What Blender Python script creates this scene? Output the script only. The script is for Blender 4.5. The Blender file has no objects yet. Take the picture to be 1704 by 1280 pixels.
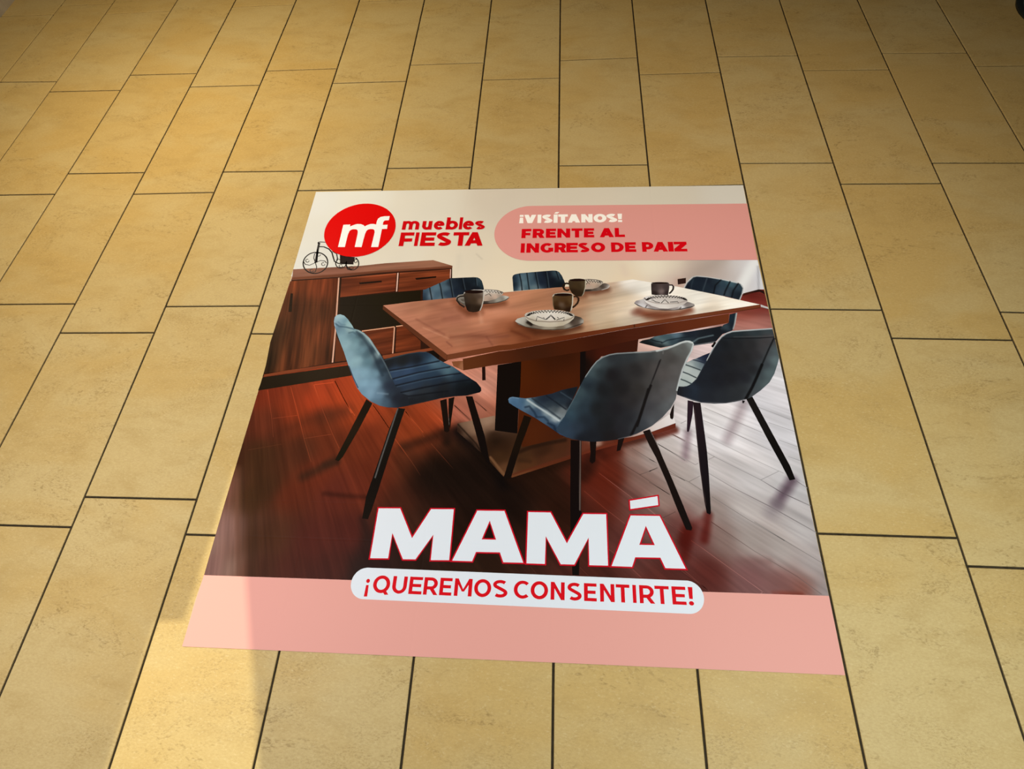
import bpy, bmesh, math, random
import numpy as np
from mathutils import Vector
from mathutils.geometry import delaunay_2d_cdt
random.seed(7)
SC = bpy.context.scene
COL = SC.collection

# ------------------------------------------------------------------ camera, world, sun, lamps, exposure
CAM = ([0.003,-2.24614,1.36038],[0.51427,0.062445,0.051281],20.0276)            # position, rotation, focal length (mm on a 36 mm sensor)
cd = bpy.data.cameras.new('camera'); co = bpy.data.objects.new('camera', cd); COL.objects.link(co)
co.location = CAM[0]; co.rotation_euler = CAM[1]; cd.lens = CAM[2]; cd.sensor_width = 36; cd.sensor_fit = 'HORIZONTAL'
cd.clip_start = .05
SC.camera = co
w = bpy.data.worlds.new('hall'); SC.world = w; w.use_nodes = True
w.node_tree.nodes['Background'].inputs['Color'].default_value = (.9, .95, 1, 1)
w.node_tree.nodes['Background'].inputs['Strength'].default_value = .02
SUN_EL, SUN_AZ = math.radians(42), math.radians(-15)
SUN_DIR = Vector((math.cos(SUN_EL)*math.cos(SUN_AZ), math.cos(SUN_EL)*math.sin(SUN_AZ), -math.sin(SUN_EL)))
sd = bpy.data.lights.new('sun', 'SUN'); sd.energy = 3.3; sd.angle = math.radians(.26); sd.color = (1, .92, .62)
so = bpy.data.objects.new('sun', sd); COL.objects.link(so); so.location = (-6, 0, 6)
so.rotation_euler = SUN_DIR.to_track_quat('-Z', 'Y').to_euler()
for (pos, power, rgb) in [((0.61,-0.8,1.4),8.5,(1,0.779,0.535)),((-1.44,-0.33,1.4),26.4,(1,0.815,0.52)),((0.79,-2.24,1.4),19.7,(0.936,1,0.979)),((-1.14,-2.07,1.4),20.3,(1,0.959,0.956))]:      # unseen lamps added to fit the floor's brightness, shining down
    ld = bpy.data.lights.new('fill_lamp', 'AREA'); ld.shape = 'DISK'; ld.size = .5; ld.energy = power; ld.color = rgb
    lo = bpy.data.objects.new('fill_lamp', ld); COL.objects.link(lo); lo.location = pos
vs = SC.view_settings
vs.view_transform = 'Standard'; vs.look = 'None'; vs.gamma = 1; vs.use_curve_mapping = False; vs.exposure = 0

# ------------------------------------------------------------------ helpers
def lin(c):
    c = np.asarray(c, float)/255
    return np.where(c <= .04045, c/12.92, ((c+.055)/1.055)**2.4)
def new_obj(name, me, mat=None, parent=None):
    o = bpy.data.objects.new(name, me); COL.objects.link(o)
    if mat is not None: me.materials.append(mat)
    if parent is not None: o.parent = parent
    return o
def mesh(name, v, f):
    me = bpy.data.meshes.new(name); me.from_pydata(v, [], f); me.update(); return me
class NT:
    def __init__(s, name):
        s.m = bpy.data.materials.new(name); s.m.use_nodes = True; s.t = s.m.node_tree; s.b = s.t.nodes['Principled BSDF']
    def n(s, typ, **kw):
        x = s.t.nodes.new(typ)
        for k, v in kw.items():
            if k.startswith('i_'): x.inputs[k[2:].replace('_', ' ')].default_value = v
            else: setattr(x, k, v)
        return x
    def l(s, a, b): s.t.links.new(a, b)
    def math(s, op, a, b=None, clamp=False):
        x = s.t.nodes.new('ShaderNodeMath'); x.operation = op; x.use_clamp = clamp
        for i, v in enumerate((a, b)):
            if v is None: continue
            if isinstance(v, (int, float)): x.inputs[i].default_value = v
            else: s.l(v, x.inputs[i])
        return x.outputs[0]
    def mix(s, fac, a, b, mode='MIX'):
        x = s.t.nodes.new('ShaderNodeMix'); x.data_type = 'RGBA'; x.blend_type = mode
        for sock, v in ((x.inputs[0], fac), (x.inputs[6], a), (x.inputs[7], b)):
            if isinstance(v, (int, float)): sock.default_value = v
            elif isinstance(v, tuple): sock.default_value = v
            else: s.l(v, sock)
        return x.outputs[2]
    def ramp(s, fac, p0, p1, v0=0., v1=1.):
        x = s.t.nodes.new('ShaderNodeMapRange'); x.inputs[1].default_value = p0; x.inputs[2].default_value = p1; x.inputs[3].default_value = v0; x.inputs[4].default_value = v1
        s.l(fac, x.inputs[0]); return x.outputs[0]

# ------------------------------------------------------------------ materials
def tile_material():
    t = NT('beige_stone_tile')
    tc = t.n('ShaderNodeTexCoord'); oi = t.n('ShaderNodeObjectInfo')
    off = t.n('ShaderNodeVectorMath', operation='SCALE'); off.inputs[0].default_value = (37, 53, 19); t.l(oi.outputs['Random'], off.inputs['Scale'])
    add = t.n('ShaderNodeVectorMath', operation='ADD'); t.l(tc.outputs['Object'], add.inputs[0]); t.l(off.outputs[0], add.inputs[1])
    rot = t.n('ShaderNodeMapping'); rot.inputs['Rotation'].default_value = (0, 0, .45); rot.inputs['Scale'].default_value = (.75, 1.5, 1); t.l(add.outputs[0], rot.inputs['Vector'])
    V = rot.outputs[0]
    def noise(scale, detail=3, rough=.55, dist=0., vec=V):
        x = t.n('ShaderNodeTexNoise'); x.inputs['Scale'].default_value = scale; x.inputs['Detail'].default_value = detail; x.inputs['Roughness'].default_value = rough; x.inputs['Distortion'].default_value = dist
        t.l(vec, x.inputs['Vector']); return x.outputs['Fac']
    big = noise(3.2, 3, .55, .6); mid = noise(11, 4, .6, .4); fine = noise(190, 3, .75)
    rnd = oi.outputs['Random']
    pale, warm = (.492, .381, .176, 1), (.4715, .332, .123, 1)
    f = t.math('ADD', t.ramp(big, .36, .64), t.math('MULTIPLY', t.math('SUBTRACT', rnd, .5), .7), True)
    base = t.mix(f, pale, warm)
    base = t.mix(t.ramp(mid, .5, .78, 0, .5), base, (.36, .246, .086, 1))
    # thin broken veins
    vn = noise(4.2, 5, .62, 1.4)
    line = t.ramp(t.math('ABSOLUTE', t.math('SUBTRACT', vn, .5)), 0, .017, 1, 0)
    patch = t.ramp(noise(4.5, 2, .5), .45, .62)
    crumb = t.ramp(noise(95, 2, .6), .46, .6)
    veins = t.math('MULTIPLY', t.math('MULTIPLY', line, patch), crumb)
    base = t.mix(t.math('MULTIPLY', veins, .5), base, (.14, .085, .026, 1))
    # crumbly speckle clusters beside the veins
    near = t.ramp(t.math('ABSOLUTE', t.math('SUBTRACT', vn, .5)), .0, .11, 1, 0)
    sp = t.math('MULTIPLY', t.math('MULTIPLY', near, t.ramp(noise(210, 2, .75), .5, .64)), t.ramp(noise(6, 2, .5), .42, .62))
    base = t.mix(t.math('MULTIPLY', sp, .42), base, (.18, .107, .033, 1))
    base = t.mix(t.ramp(fine, .38, .66, 0, .3), base, (.33, .22, .074, 1))
    base = t.mix(t.ramp(noise(150, 2, .7), .58, .72, 0, .4), base, (.575, .46, .246, 1))
    t.l(base, t.b.inputs['Base Color'])
    t.b.inputs['Roughness'].default_value = .5; t.b.inputs['Specular IOR Level'].default_value = .14
    bp = t.n('ShaderNodeBump'); bp.inputs['Strength'].default_value = .12; bp.inputs['Distance'].default_value = .0008
    t.l(t.math('SUBTRACT', t.math('ADD', mid, t.math('MULTIPLY', fine, .5)), t.math('MULTIPLY', veins, .6)), bp.inputs['Height']); t.l(bp.outputs[0], t.b.inputs['Normal'])
    return t.m
def plain(name, rgb, rough=.6, spec=.3, nscale=0, namp=.2):
    t = NT(name); t.b.inputs['Roughness'].default_value = rough; t.b.inputs['Specular IOR Level'].default_value = spec
    if nscale:
        tc = t.n('ShaderNodeTexCoord'); x = t.n('ShaderNodeTexNoise'); x.inputs['Scale'].default_value = nscale; x.inputs['Detail'].default_value = 4; t.l(tc.outputs['Object'], x.inputs['Vector'])
        t.l(t.mix(t.ramp(x.outputs['Fac'], .3, .7), tuple(c*(1-namp) for c in rgb)+(1,), tuple(min(1, c*(1+namp)) for c in rgb)+(1,)), t.b.inputs['Base Color'])
    else: t.b.inputs['Base Color'].default_value = rgb+(1,)
    return t.m
ORIGIN = [-0.1182,-1.4408]
def print_material():
    # glossy laminated vinyl; the print's ink colours are in the colour attribute, tile joints show through as shallow dips
    t = NT('printed_vinyl')
    a = t.n('ShaderNodeAttribute'); a.attribute_name = 'ink'; t.l(a.outputs['Color'], t.b.inputs['Base Color'])
    t.b.inputs['Roughness'].default_value = .42; t.b.inputs['Specular IOR Level'].default_value = .03
    tc = t.n('ShaderNodeTexCoord'); sx = t.n('ShaderNodeSeparateXYZ'); t.l(tc.outputs['Object'], sx.inputs[0])
    h = None
    for ax, pos in [(0, v-ORIGIN[0]) for v in (-.614, -.309, -.003, .303)]+[(1, v-ORIGIN[1]) for v in (-1.21, -1.32, -1.83, -1.92)]:
        d = t.ramp(t.math('ABSOLUTE', t.math('SUBTRACT', sx.outputs[ax], pos)), 0, .004, 1, 0)
        h = d if h is None else t.math('MAXIMUM', h, d)
    nz = t.n('ShaderNodeTexNoise'); nz.inputs['Scale'].default_value = 9; nz.inputs['Detail'].default_value = 2; t.l(tc.outputs['Object'], nz.inputs['Vector'])
    bp = t.n('ShaderNodeBump'); bp.inputs['Strength'].default_value = .25; bp.inputs['Distance'].default_value = .0006
    t.l(t.math('SUBTRACT', t.math('MULTIPLY', nz.outputs['Fac'], 1.5), h), bp.inputs['Height']); t.l(bp.outputs[0], t.b.inputs['Normal'])
    return t.m
M_TILE = tile_material(); M_PRINT = print_material()
M_GROUT = plain('dark_grout', (.033, .025, .014), .9, .1, 60, .3)
M_WALL = plain('painted_wall', (.55, .5, .42), .8, .2, 3, .05)

# ------------------------------------------------------------------ setting: tiled floor, unseen wall added to block the sun, gap cut to shape its patch
fl = new_obj('floor', mesh('floor', [(x, y, z) for z in (-.06, -.0035) for (x, y) in ((-4, -3.6), (3.3, -3.6), (3.3, 2.6), (-4, 2.6))], [(3, 2, 1, 0), (4, 5, 6, 7), (0, 1, 5, 4), (1, 2, 6, 5), (2, 3, 7, 6), (3, 0, 4, 7)]), M_GROUT)
fl['kind'] = 'structure'; fl['label'] = 'beige stone tiled floor with dark recessed joints'
def inset(q, d):
    o = []
    for i in range(4):
        p, a, b = Vector(q[i]), Vector(q[i-1]), Vector(q[(i+1) % 4])
        o.append(p+(a-p).normalized()*d+(b-p).normalized()*d)
    return o
for T in [[-3.6351,1.225,-3.3307,1.225,-3.3307,1.8345,-3.6351,1.8345],[-3.6351,0.6155,-3.3307,0.6155,-3.3307,1.225,-3.6351,1.225],[-3.6351,0.006,-3.3307,0.006,-3.3307,0.6155,-3.6351,0.6155],[-3.6351,-0.6035,-3.3307,-0.6035,-3.3307,0.006,-3.6351,0.006],[-3.6351,-1.213,-3.3307,-1.213,-3.3307,-0.6035,-3.6351,-0.6035],[-3.6351,-1.8225,-3.3307,-1.8225,-3.3307,-1.213,-3.6351,-1.213],[-3.6351,-2.432,-3.3307,-2.432,-3.3307,-1.8225,-3.6351,-1.8225],[-3.6351,-3.0415,-3.3307,-3.0415,-3.3307,-2.432,-3.6351,-2.432],[-3.3307,1.1225,-3.0263,1.1225,-3.0263,1.732,-3.3307,1.732],[-3.3307,0.513,-3.0263,0.513,-3.0263,1.1225,-3.3307,1.1225],[-3.3307,-0.0965,-3.0263,-0.0965,-3.0263,0.513,-3.3307,0.513],[-3.3307,-0.706,-3.0263,-0.706,-3.0263,-0.0965,-3.3307,-0.0965],[-3.3307,-1.3155,-3.0263,-1.3155,-3.0263,-0.706,-3.3307,-0.706],[-3.3307,-1.925,-3.0263,-1.925,-3.0263,-1.3155,-3.3307,-1.3155],[-3.3307,-2.5345,-3.0263,-2.5345,-3.0263,-1.925,-3.3307,-1.925],[-3.3307,-3.144,-3.0263,-3.144,-3.0263,-2.5345,-3.3307,-2.5345],[-3.0263,1.225,-2.7219,1.225,-2.7219,1.8345,-3.0263,1.8345],[-3.0263,0.6155,-2.7219,0.6155,-2.7219,1.225,-3.0263,1.225],[-3.0263,0.006,-2.7219,0.006,-2.7219,0.6155,-3.0263,0.6155],[-3.0263,-0.6035,-2.7219,-0.6035,-2.7219,0.006,-3.0263,0.006],[-3.0263,-1.213,-2.7219,-1.213,-2.7219,-0.6035,-3.0263,-0.6035],[-3.0263,-1.8225,-2.7219,-1.8225,-2.7219,-1.213,-3.0263,-1.213],[-3.0263,-2.432,-2.7219,-2.432,-2.7219,-1.8225,-3.0263,-1.8225],[-3.0263,-3.0415,-2.7219,-3.0415,-2.7219,-2.432,-3.0263,-2.432],[-2.7219,1.1225,-2.4245,1.1225,-2.427,1.732,-2.7219,1.732],[-2.7219,0.513,-2.4221,0.513,-2.4245,1.1225,-2.7219,1.1225],[-2.7219,-0.0965,-2.4197,-0.0965,-2.4221,0.513,-2.7219,0.513],[-2.7219,-0.706,-2.4172,-0.706,-2.4197,-0.0965,-2.7219,-0.0965],[-2.7219,-1.3155,-2.4148,-1.3155,-2.4172,-0.706,-2.7219,-0.706],[-2.7219,-1.925,-2.4124,-1.925,-2.4148,-1.3155,-2.7219,-1.3155],[-2.7219,-2.5345,-2.4099,-2.5345,-2.4124,-1.925,-2.7219,-1.925],[-2.7219,-3.144,-2.4075,-3.144,-2.4099,-2.5345,-2.7219,-2.5345],[-2.4249,1.1999,-2.1573,1.1999,-2.1597,1.8099,-2.4273,1.8099],[-2.4224,0.5899,-2.1549,0.5899,-2.1573,1.1999,-2.4249,1.1999],[-2.42,-0.0159,-2.1524,-0.0242,-2.1549,0.5899,-2.4224,0.5899],[-2.4175,-0.6301,-2.15,-0.6301,-2.1524,-0.0242,-2.42,-0.0159],[-2.4151,-1.2401,-2.1475,-1.2401,-2.15,-0.6301,-2.4175,-0.6301],[-2.4127,-1.8501,-2.1451,-1.8501,-2.1475,-1.2401,-2.4151,-1.2401],[-2.4102,-2.4601,-2.1427,-2.4601,-2.1451,-1.8501,-2.4127,-1.8501],[-2.4078,-3.0701,-2.1402,-3.0701,-2.1427,-2.4601,-2.4102,-2.4601],[-2.1569,1.1094,-1.8262,1.1094,-1.8234,1.7194,-2.1594,1.7194],[-2.1545,0.4964,-1.829,0.5023,-1.8262,1.1094,-2.1569,1.1094],[-2.1521,-0.0953,-1.8317,-0.0982,-1.829,0.5023,-2.1545,0.4964],[-2.1496,-0.7126,-1.8346,-0.7112,-1.8317,-0.0982,-2.1521,-0.0953],[-2.1472,-1.3219,-1.8374,-1.3219,-1.8346,-0.7112,-2.1496,-0.7126],[-2.1448,-1.9319,-1.8402,-1.9319,-1.8374,-1.3219,-2.1472,-1.3219],[-2.1423,-2.5419,-1.843,-2.5419,-1.8402,-1.9319,-2.1448,-1.9319],[-2.1399,-3.1519,-1.8458,-3.1519,-1.843,-2.5419,-2.1423,-2.5419],[-1.8257,1.2243,-1.5339,1.2243,-1.5353,1.8343,-1.8229,1.8343],[-1.8285,0.6143,-1.5325,0.6143,-1.5339,1.2243,-1.8257,1.2243],[-1.8313,0.0052,-1.5312,0.0035,-1.5325,0.6143,-1.8285,0.6143],[-1.8341,-0.6032,-1.5299,-0.6036,-1.5312,0.0035,-1.8313,0.0052],[-1.8369,-1.2131,-1.5285,-1.2091,-1.5299,-0.6036,-1.8341,-0.6032],[-1.8397,-1.8211,-1.5272,-1.8211,-1.5285,-1.2091,-1.8369,-1.2131],[-1.8425,-2.4311,-1.5258,-2.4311,-1.5272,-1.8211,-1.8397,-1.8211],[-1.8453,-3.0411,-1.5245,-3.0411,-1.5258,-2.4311,-1.8425,-2.4311],[-1.5337,1.1243,-1.2352,1.1243,-1.2385,1.7343,-1.535,1.7343],[-1.5323,0.514,-1.2318,0.5145,-1.2352,1.1243,-1.5337,1.1243],[-1.531,-0.0894,-1.2284,-0.0906,-1.2318,0.5145,-1.5323,0.514],[-1.5296,-0.7167,-1.225,-0.7129,-1.2284,-0.0906,-1.531,-0.0894],[-1.5283,-1.3212,-1.2216,-1.3175,-1.225,-0.7129,-1.5296,-0.7167],[-1.5269,-1.9155,-1.2183,-1.9137,-1.2216,-1.3175,-1.5283,-1.3212],[-1.5256,-2.5246,-1.2149,-2.5246,-1.2183,-1.9137,-1.5269,-1.9155],[-1.5242,-3.1346,-1.2115,-3.1346,-1.2149,-2.5246,-1.5256,-2.5246],[-1.2357,1.2258,-0.93,1.2258,-0.9334,1.8358,-1.2391,1.8358],[-1.2323,0.6158,-0.9267,0.6158,-0.93,1.2258,-1.2357,1.2258],[-1.229,0.005,-0.9233,0.0066,-0.9267,0.6158,-1.2323,0.6158],[-1.2256,-0.6073,-0.9199,-0.6096,-0.9233,0.0066,-1.229,0.005],[-1.2222,-1.2187,-0.9166,-1.215,-0.9199,-0.6096,-1.2256,-0.6073],[-1.2188,-1.8343,-0.9132,-1.832,-0.9166,-1.215,-1.2222,-1.2187],[-1.2154,-2.4432,-0.9098,-2.4432,-0.9132,-1.832,-1.2188,-1.8343],[-1.212,-3.0532,-0.9064,-3.0532,-0.9098,-2.4432,-1.2154,-2.4432],[-0.9295,1.1271,-0.6243,1.1271,-0.6277,1.7371,-0.9329,1.7371],[-0.9261,0.5171,-0.6208,0.5171,-0.6243,1.1271,-0.9295,1.1271],[-0.9228,-0.0928,-0.6173,-0.093,-0.6208,0.5171,-0.9261,0.5171],[-0.9194,-0.7097,-0.6139,-0.7078,-0.6173,-0.093,-0.9228,-0.0928],[-0.916,-1.3188,-0.6104,-1.3188,-0.6139,-0.7078,-0.9194,-0.7097],[-0.9127,-1.9212,-0.607,-1.9198,-0.6104,-1.3188,-0.916,-1.3188],[-0.9093,-2.5305,-0.6035,-2.5305,-0.607,-1.9198,-0.9127,-1.9212],[-0.906,-3.1405,-0.6001,-3.1405,-0.6035,-2.5305,-0.9093,-2.5305],[-0.6249,1.2361,-0.317,1.2361,-0.3198,1.8461,-0.6283,1.8461],[-0.6214,0.6261,-0.3142,0.6261,-0.317,1.2361,-0.6249,1.2361],[-0.618,0.0157,-0.3114,0.0165,-0.3142,0.6261,-0.6214,0.6261],[-0.6145,-0.6027,-0.3085,-0.6036,-0.3114,0.0165,-0.618,0.0157],[-0.611,-1.2131,-0.3057,-1.2131,-0.3085,-0.6036,-0.6145,-0.6027],[-0.6076,-1.8231,-0.3029,-1.8231,-0.3057,-1.2131,-0.611,-1.2131],[-0.6041,-2.4331,-0.3001,-2.4331,-0.3029,-1.8231,-0.6076,-1.8231],[-0.6006,-3.0431,-0.2973,-3.0431,-0.3001,-2.4331,-0.6041,-2.4331],[-0.3165,1.12,-0.0098,1.12,-0.0121,1.73,-0.3193,1.73],[-0.3137,0.51,-0.0074,0.51,-0.0098,1.12,-0.3165,1.12],[-0.3108,-0.0997,-0.0051,-0.1004,-0.0074,0.51,-0.3137,0.51],[-0.308,-0.7151,-0.0027,-0.7165,-0.0051,-0.1004,-0.3108,-0.0997],[-0.3052,-1.3258,-0.0003,-1.3258,-0.0027,-0.7165,-0.308,-0.7151],[-0.3024,-1.9358,0.002,-1.9358,-0.0003,-1.3258,-0.3052,-1.3258],[-0.2995,-2.5458,0.0044,-2.5458,0.002,-1.9358,-0.3024,-1.9358],[-0.2967,-3.1558,0.0067,-3.1558,0.0044,-2.5458,-0.2995,-2.5458],[-0.0102,1.2365,0.3011,1.2365,0.3004,1.8465,-0.0126,1.8465],[-0.0079,0.6265,0.3018,0.6265,0.3011,1.2365,-0.0102,1.2365],[-0.0055,0.0145,0.3025,0.0186,0.3018,0.6265,-0.0079,0.6265],[-0.0031,-0.6033,0.3032,-0.6061,0.3025,0.0186,-0.0055,0.0145],[-0.0008,-1.2147,0.3039,-1.2147,0.3032,-0.6061,-0.0031,-0.6033],[0.0016,-1.8247,0.3046,-1.8247,0.3039,-1.2147,-0.0008,-1.2147],[0.0039,-2.4347,0.3053,-2.4347,0.3046,-1.8247,0.0016,-1.8247],[0.0063,-3.0447,0.306,-3.0447,0.3053,-2.4347,0.0039,-2.4347],[0.3012,1.1262,0.612,1.1262,0.6129,1.7362,0.3005,1.7362],[0.3019,0.5162,0.6112,0.5162,0.612,1.1262,0.3012,1.1262],[0.3026,-0.094,0.6104,-0.0935,0.6112,0.5162,0.3019,0.5162],[0.3033,-0.7165,0.6095,-0.7097,0.6104,-0.0935,0.3026,-0.094],[0.304,-1.3231,0.6087,-1.3231,0.6095,-0.7097,0.3033,-0.7165],[0.3047,-1.9331,0.6079,-1.9331,0.6087,-1.3231,0.304,-1.3231],[0.3054,-2.5431,0.607,-2.5431,0.6079,-1.9331,0.3047,-1.9331],[0.3061,-3.1531,0.6062,-3.1531,0.607,-2.5431,0.3054,-2.5431],[0.6122,1.2238,0.9124,1.2238,0.9117,1.8338,0.613,1.8338],[0.6113,0.6138,0.9131,0.6138,0.9124,1.2238,0.6122,1.2238],[0.6105,0.008,0.9138,-0.0003,0.9131,0.6138,0.6113,0.6138],[0.6097,-0.6062,0.9145,-0.6123,0.9138,-0.0003,0.6105,0.008],[0.6088,-1.2202,0.9152,-1.2231,0.9145,-0.6123,0.6097,-0.6062],[0.6079,-1.866,0.9159,-1.8656,0.9152,-1.2231,0.6088,-1.2202],[0.6071,-2.4758,0.9166,-2.4758,0.9159,-1.8656,0.6079,-1.866],[0.6063,-3.0858,0.9173,-3.0858,0.9166,-2.4758,0.6071,-2.4758],[0.9125,1.118,1.2214,1.118,1.2201,1.728,0.9118,1.728],[0.9132,0.508,1.2226,0.508,1.2214,1.118,0.9125,1.118],[0.9139,-0.0972,1.2239,-0.1069,1.2226,0.508,0.9132,0.508],[0.9146,-0.7132,1.2252,-0.7165,1.2239,-0.1069,0.9139,-0.0972],[0.9153,-1.318,1.2265,-1.3222,1.2252,-0.7165,0.9146,-0.7132],[0.916,-1.9281,1.2277,-1.9284,1.2265,-1.3222,0.9153,-1.318],[0.9167,-2.5382,1.229,-2.5382,1.2277,-1.9284,0.916,-1.9281],[0.9173,-3.1482,1.2303,-3.1482,1.229,-2.5382,0.9167,-2.5382],[1.2212,1.211,1.5227,1.211,1.5203,1.821,1.2199,1.821],[1.2224,0.601,1.5252,0.601,1.5227,1.211,1.2212,1.211],[1.2237,-0.0016,1.5276,-0.0163,1.5252,0.601,1.2224,0.601],[1.225,-0.6201,1.5301,-0.6277,1.5276,-0.0163,1.2237,-0.0016],[1.2263,-1.228,1.5325,-1.237,1.5301,-0.6277,1.225,-0.6201],[1.2276,-1.8425,1.5349,-1.8425,1.5325,-1.237,1.2263,-1.228],[1.2288,-2.4525,1.5374,-2.4525,1.5349,-1.8425,1.2276,-1.8425],[1.2301,-3.0625,1.5398,-3.0625,1.5374,-2.4525,1.2288,-2.4525],[1.5231,1.1139,1.8349,1.1139,1.8349,1.7239,1.5207,1.7239],[1.5256,0.5039,1.8349,0.5039,1.8349,1.1139,1.5231,1.1139],[1.528,-0.1017,1.8349,-0.1105,1.8349,0.5039,1.5256,0.5039],[1.5304,-0.7161,1.8349,-0.7161,1.8349,-0.1105,1.528,-0.1017],[1.5329,-1.3261,1.8349,-1.3261,1.8349,-0.7161,1.5304,-0.7161],[1.5353,-1.9361,1.8349,-1.9361,1.8349,-1.3261,1.5329,-1.3261],[1.5378,-2.5461,1.8349,-2.5461,1.8349,-1.9361,1.5353,-1.9361],[1.5402,-3.1561,1.8349,-3.1561,1.8349,-2.5461,1.5378,-2.5461],[1.8349,1.225,2.1393,1.225,2.1393,1.8345,1.8349,1.8345],[1.8349,0.6155,2.1393,0.6155,2.1393,1.225,1.8349,1.225],[1.8349,0.006,2.1393,0.006,2.1393,0.6155,1.8349,0.6155],[1.8349,-0.6035,2.1393,-0.6035,2.1393,0.006,1.8349,0.006],[1.8349,-1.213,2.1393,-1.213,2.1393,-0.6035,1.8349,-0.6035],[1.8349,-1.8225,2.1393,-1.8225,2.1393,-1.213,1.8349,-1.213],[1.8349,-2.432,2.1393,-2.432,2.1393,-1.8225,1.8349,-1.8225],[1.8349,-3.0415,2.1393,-3.0415,2.1393,-2.432,1.8349,-2.432],[2.1393,1.1225,2.4437,1.1225,2.4437,1.732,2.1393,1.732],[2.1393,0.513,2.4437,0.513,2.4437,1.1225,2.1393,1.1225],[2.1393,-0.0965,2.4437,-0.0965,2.4437,0.513,2.1393,0.513],[2.1393,-0.706,2.4437,-0.706,2.4437,-0.0965,2.1393,-0.0965],[2.1393,-1.3155,2.4437,-1.3155,2.4437,-0.706,2.1393,-0.706],[2.1393,-1.925,2.4437,-1.925,2.4437,-1.3155,2.1393,-1.3155],[2.1393,-2.5345,2.4437,-2.5345,2.4437,-1.925,2.1393,-1.925],[2.1393,-3.144,2.4437,-3.144,2.4437,-2.5345,2.1393,-2.5345],[2.4437,1.225,2.7481,1.225,2.7481,1.8345,2.4437,1.8345],[2.4437,0.6155,2.7481,0.6155,2.7481,1.225,2.4437,1.225],[2.4437,0.006,2.7481,0.006,2.7481,0.6155,2.4437,0.6155],[2.4437,-0.6035,2.7481,-0.6035,2.7481,0.006,2.4437,0.006],[2.4437,-1.213,2.7481,-1.213,2.7481,-0.6035,2.4437,-0.6035],[2.4437,-1.8225,2.7481,-1.8225,2.7481,-1.213,2.4437,-1.213],[2.4437,-2.432,2.7481,-2.432,2.7481,-1.8225,2.4437,-1.8225],[2.4437,-3.0415,2.7481,-3.0415,2.7481,-2.432,2.4437,-2.432],[2.7481,1.1225,3.0525,1.1225,3.0525,1.732,2.7481,1.732],[2.7481,0.513,3.0525,0.513,3.0525,1.1225,2.7481,1.1225],[2.7481,-0.0965,3.0525,-0.0965,3.0525,0.513,2.7481,0.513],[2.7481,-0.706,3.0525,-0.706,3.0525,-0.0965,2.7481,-0.0965],[2.7481,-1.3155,3.0525,-1.3155,3.0525,-0.706,2.7481,-0.706],[2.7481,-1.925,3.0525,-1.925,3.0525,-1.3155,2.7481,-1.3155],[2.7481,-2.5345,3.0525,-2.5345,3.0525,-1.925,2.7481,-1.925],[2.7481,-3.144,3.0525,-3.144,3.0525,-2.5345,2.7481,-2.5345],[3.0525,1.225,3.3569,1.225,3.3569,1.8345,3.0525,1.8345],[3.0525,0.6155,3.3569,0.6155,3.3569,1.225,3.0525,1.225],[3.0525,0.006,3.3569,0.006,3.3569,0.6155,3.0525,0.6155],[3.0525,-0.6035,3.3569,-0.6035,3.3569,0.006,3.0525,0.006],[3.0525,-1.213,3.3569,-1.213,3.3569,-0.6035,3.0525,-0.6035],[3.0525,-1.8225,3.3569,-1.8225,3.3569,-1.213,3.0525,-1.213],[3.0525,-2.432,3.3569,-2.432,3.3569,-1.8225,3.0525,-1.8225],[3.0525,-3.0415,3.3569,-3.0415,3.3569,-2.432,3.0525,-2.432]]:
    q = [(T[i], T[i+1]) for i in (0, 2, 4, 6)]
    cx = sum(p[0] for p in q)/4; cy = sum(p[1] for p in q)/4
    q = [(p[0]-cx, p[1]-cy) for p in q]
    dz = random.uniform(-.0002, .0002)
    a = inset(q, .0028); b = inset(q, .0043)
    v = [(p.x, p.y, -.008) for p in a]+[(p.x, p.y, -.0009+dz) for p in a]+[(p.x, p.y, dz) for p in b]
    f = [(8, 9, 10, 11)]+[(i+o, (i+1) % 4+o, (i+1) % 4+4+o, i+4+o) for o in (0, 4) for i in range(4)]
    o = new_obj('floor_tile', mesh('floor_tile', v, f), M_TILE, fl); o.location = (cx, cy, 0)
WX = -3.6
def to_wall(x, y):
    s = (x-WX)/SUN_DIR.x
    return (y-SUN_DIR.y*s, -SUN_DIR.z*s)
GAP = [(-.9145, -2.7), (-.9145, -2.122), (-.846, -2.118), (-.838, -1.74), (-.81, -1.74), (-.715, -2.015), (-.468, -2.7)]  # sun patch outline on the floor, projected back to cut the added wall
gap = [to_wall(*p) for p in GAP]
outer = [(-9, 0), (9, 0), (9, 8), (-9, 8)]
if sum(a[0]*b[1]-b[0]*a[1] for a, b in zip(gap, gap[1:]+gap[:1])) < 0: gap.reverse()
r = delaunay_2d_cdt([Vector(p) for p in outer+gap], [], [list(range(4)), list(range(4, 4+len(gap)))], 1, 1e-6)
tri = [f for f, og in zip(r[2], r[5]) if 1 not in og]
nv = len(r[0])
wv = [(WX-d, p[0], p[1]) for d in (0, .012) for p in r[0]]
wall = new_obj('sun_gap_wall', mesh('sun_gap_wall', wv, [tuple(f) for f in tri]+[tuple(i+nv for i in reversed(f)) for f in tri]), M_WALL)
wall['kind'] = 'structure'

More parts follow.
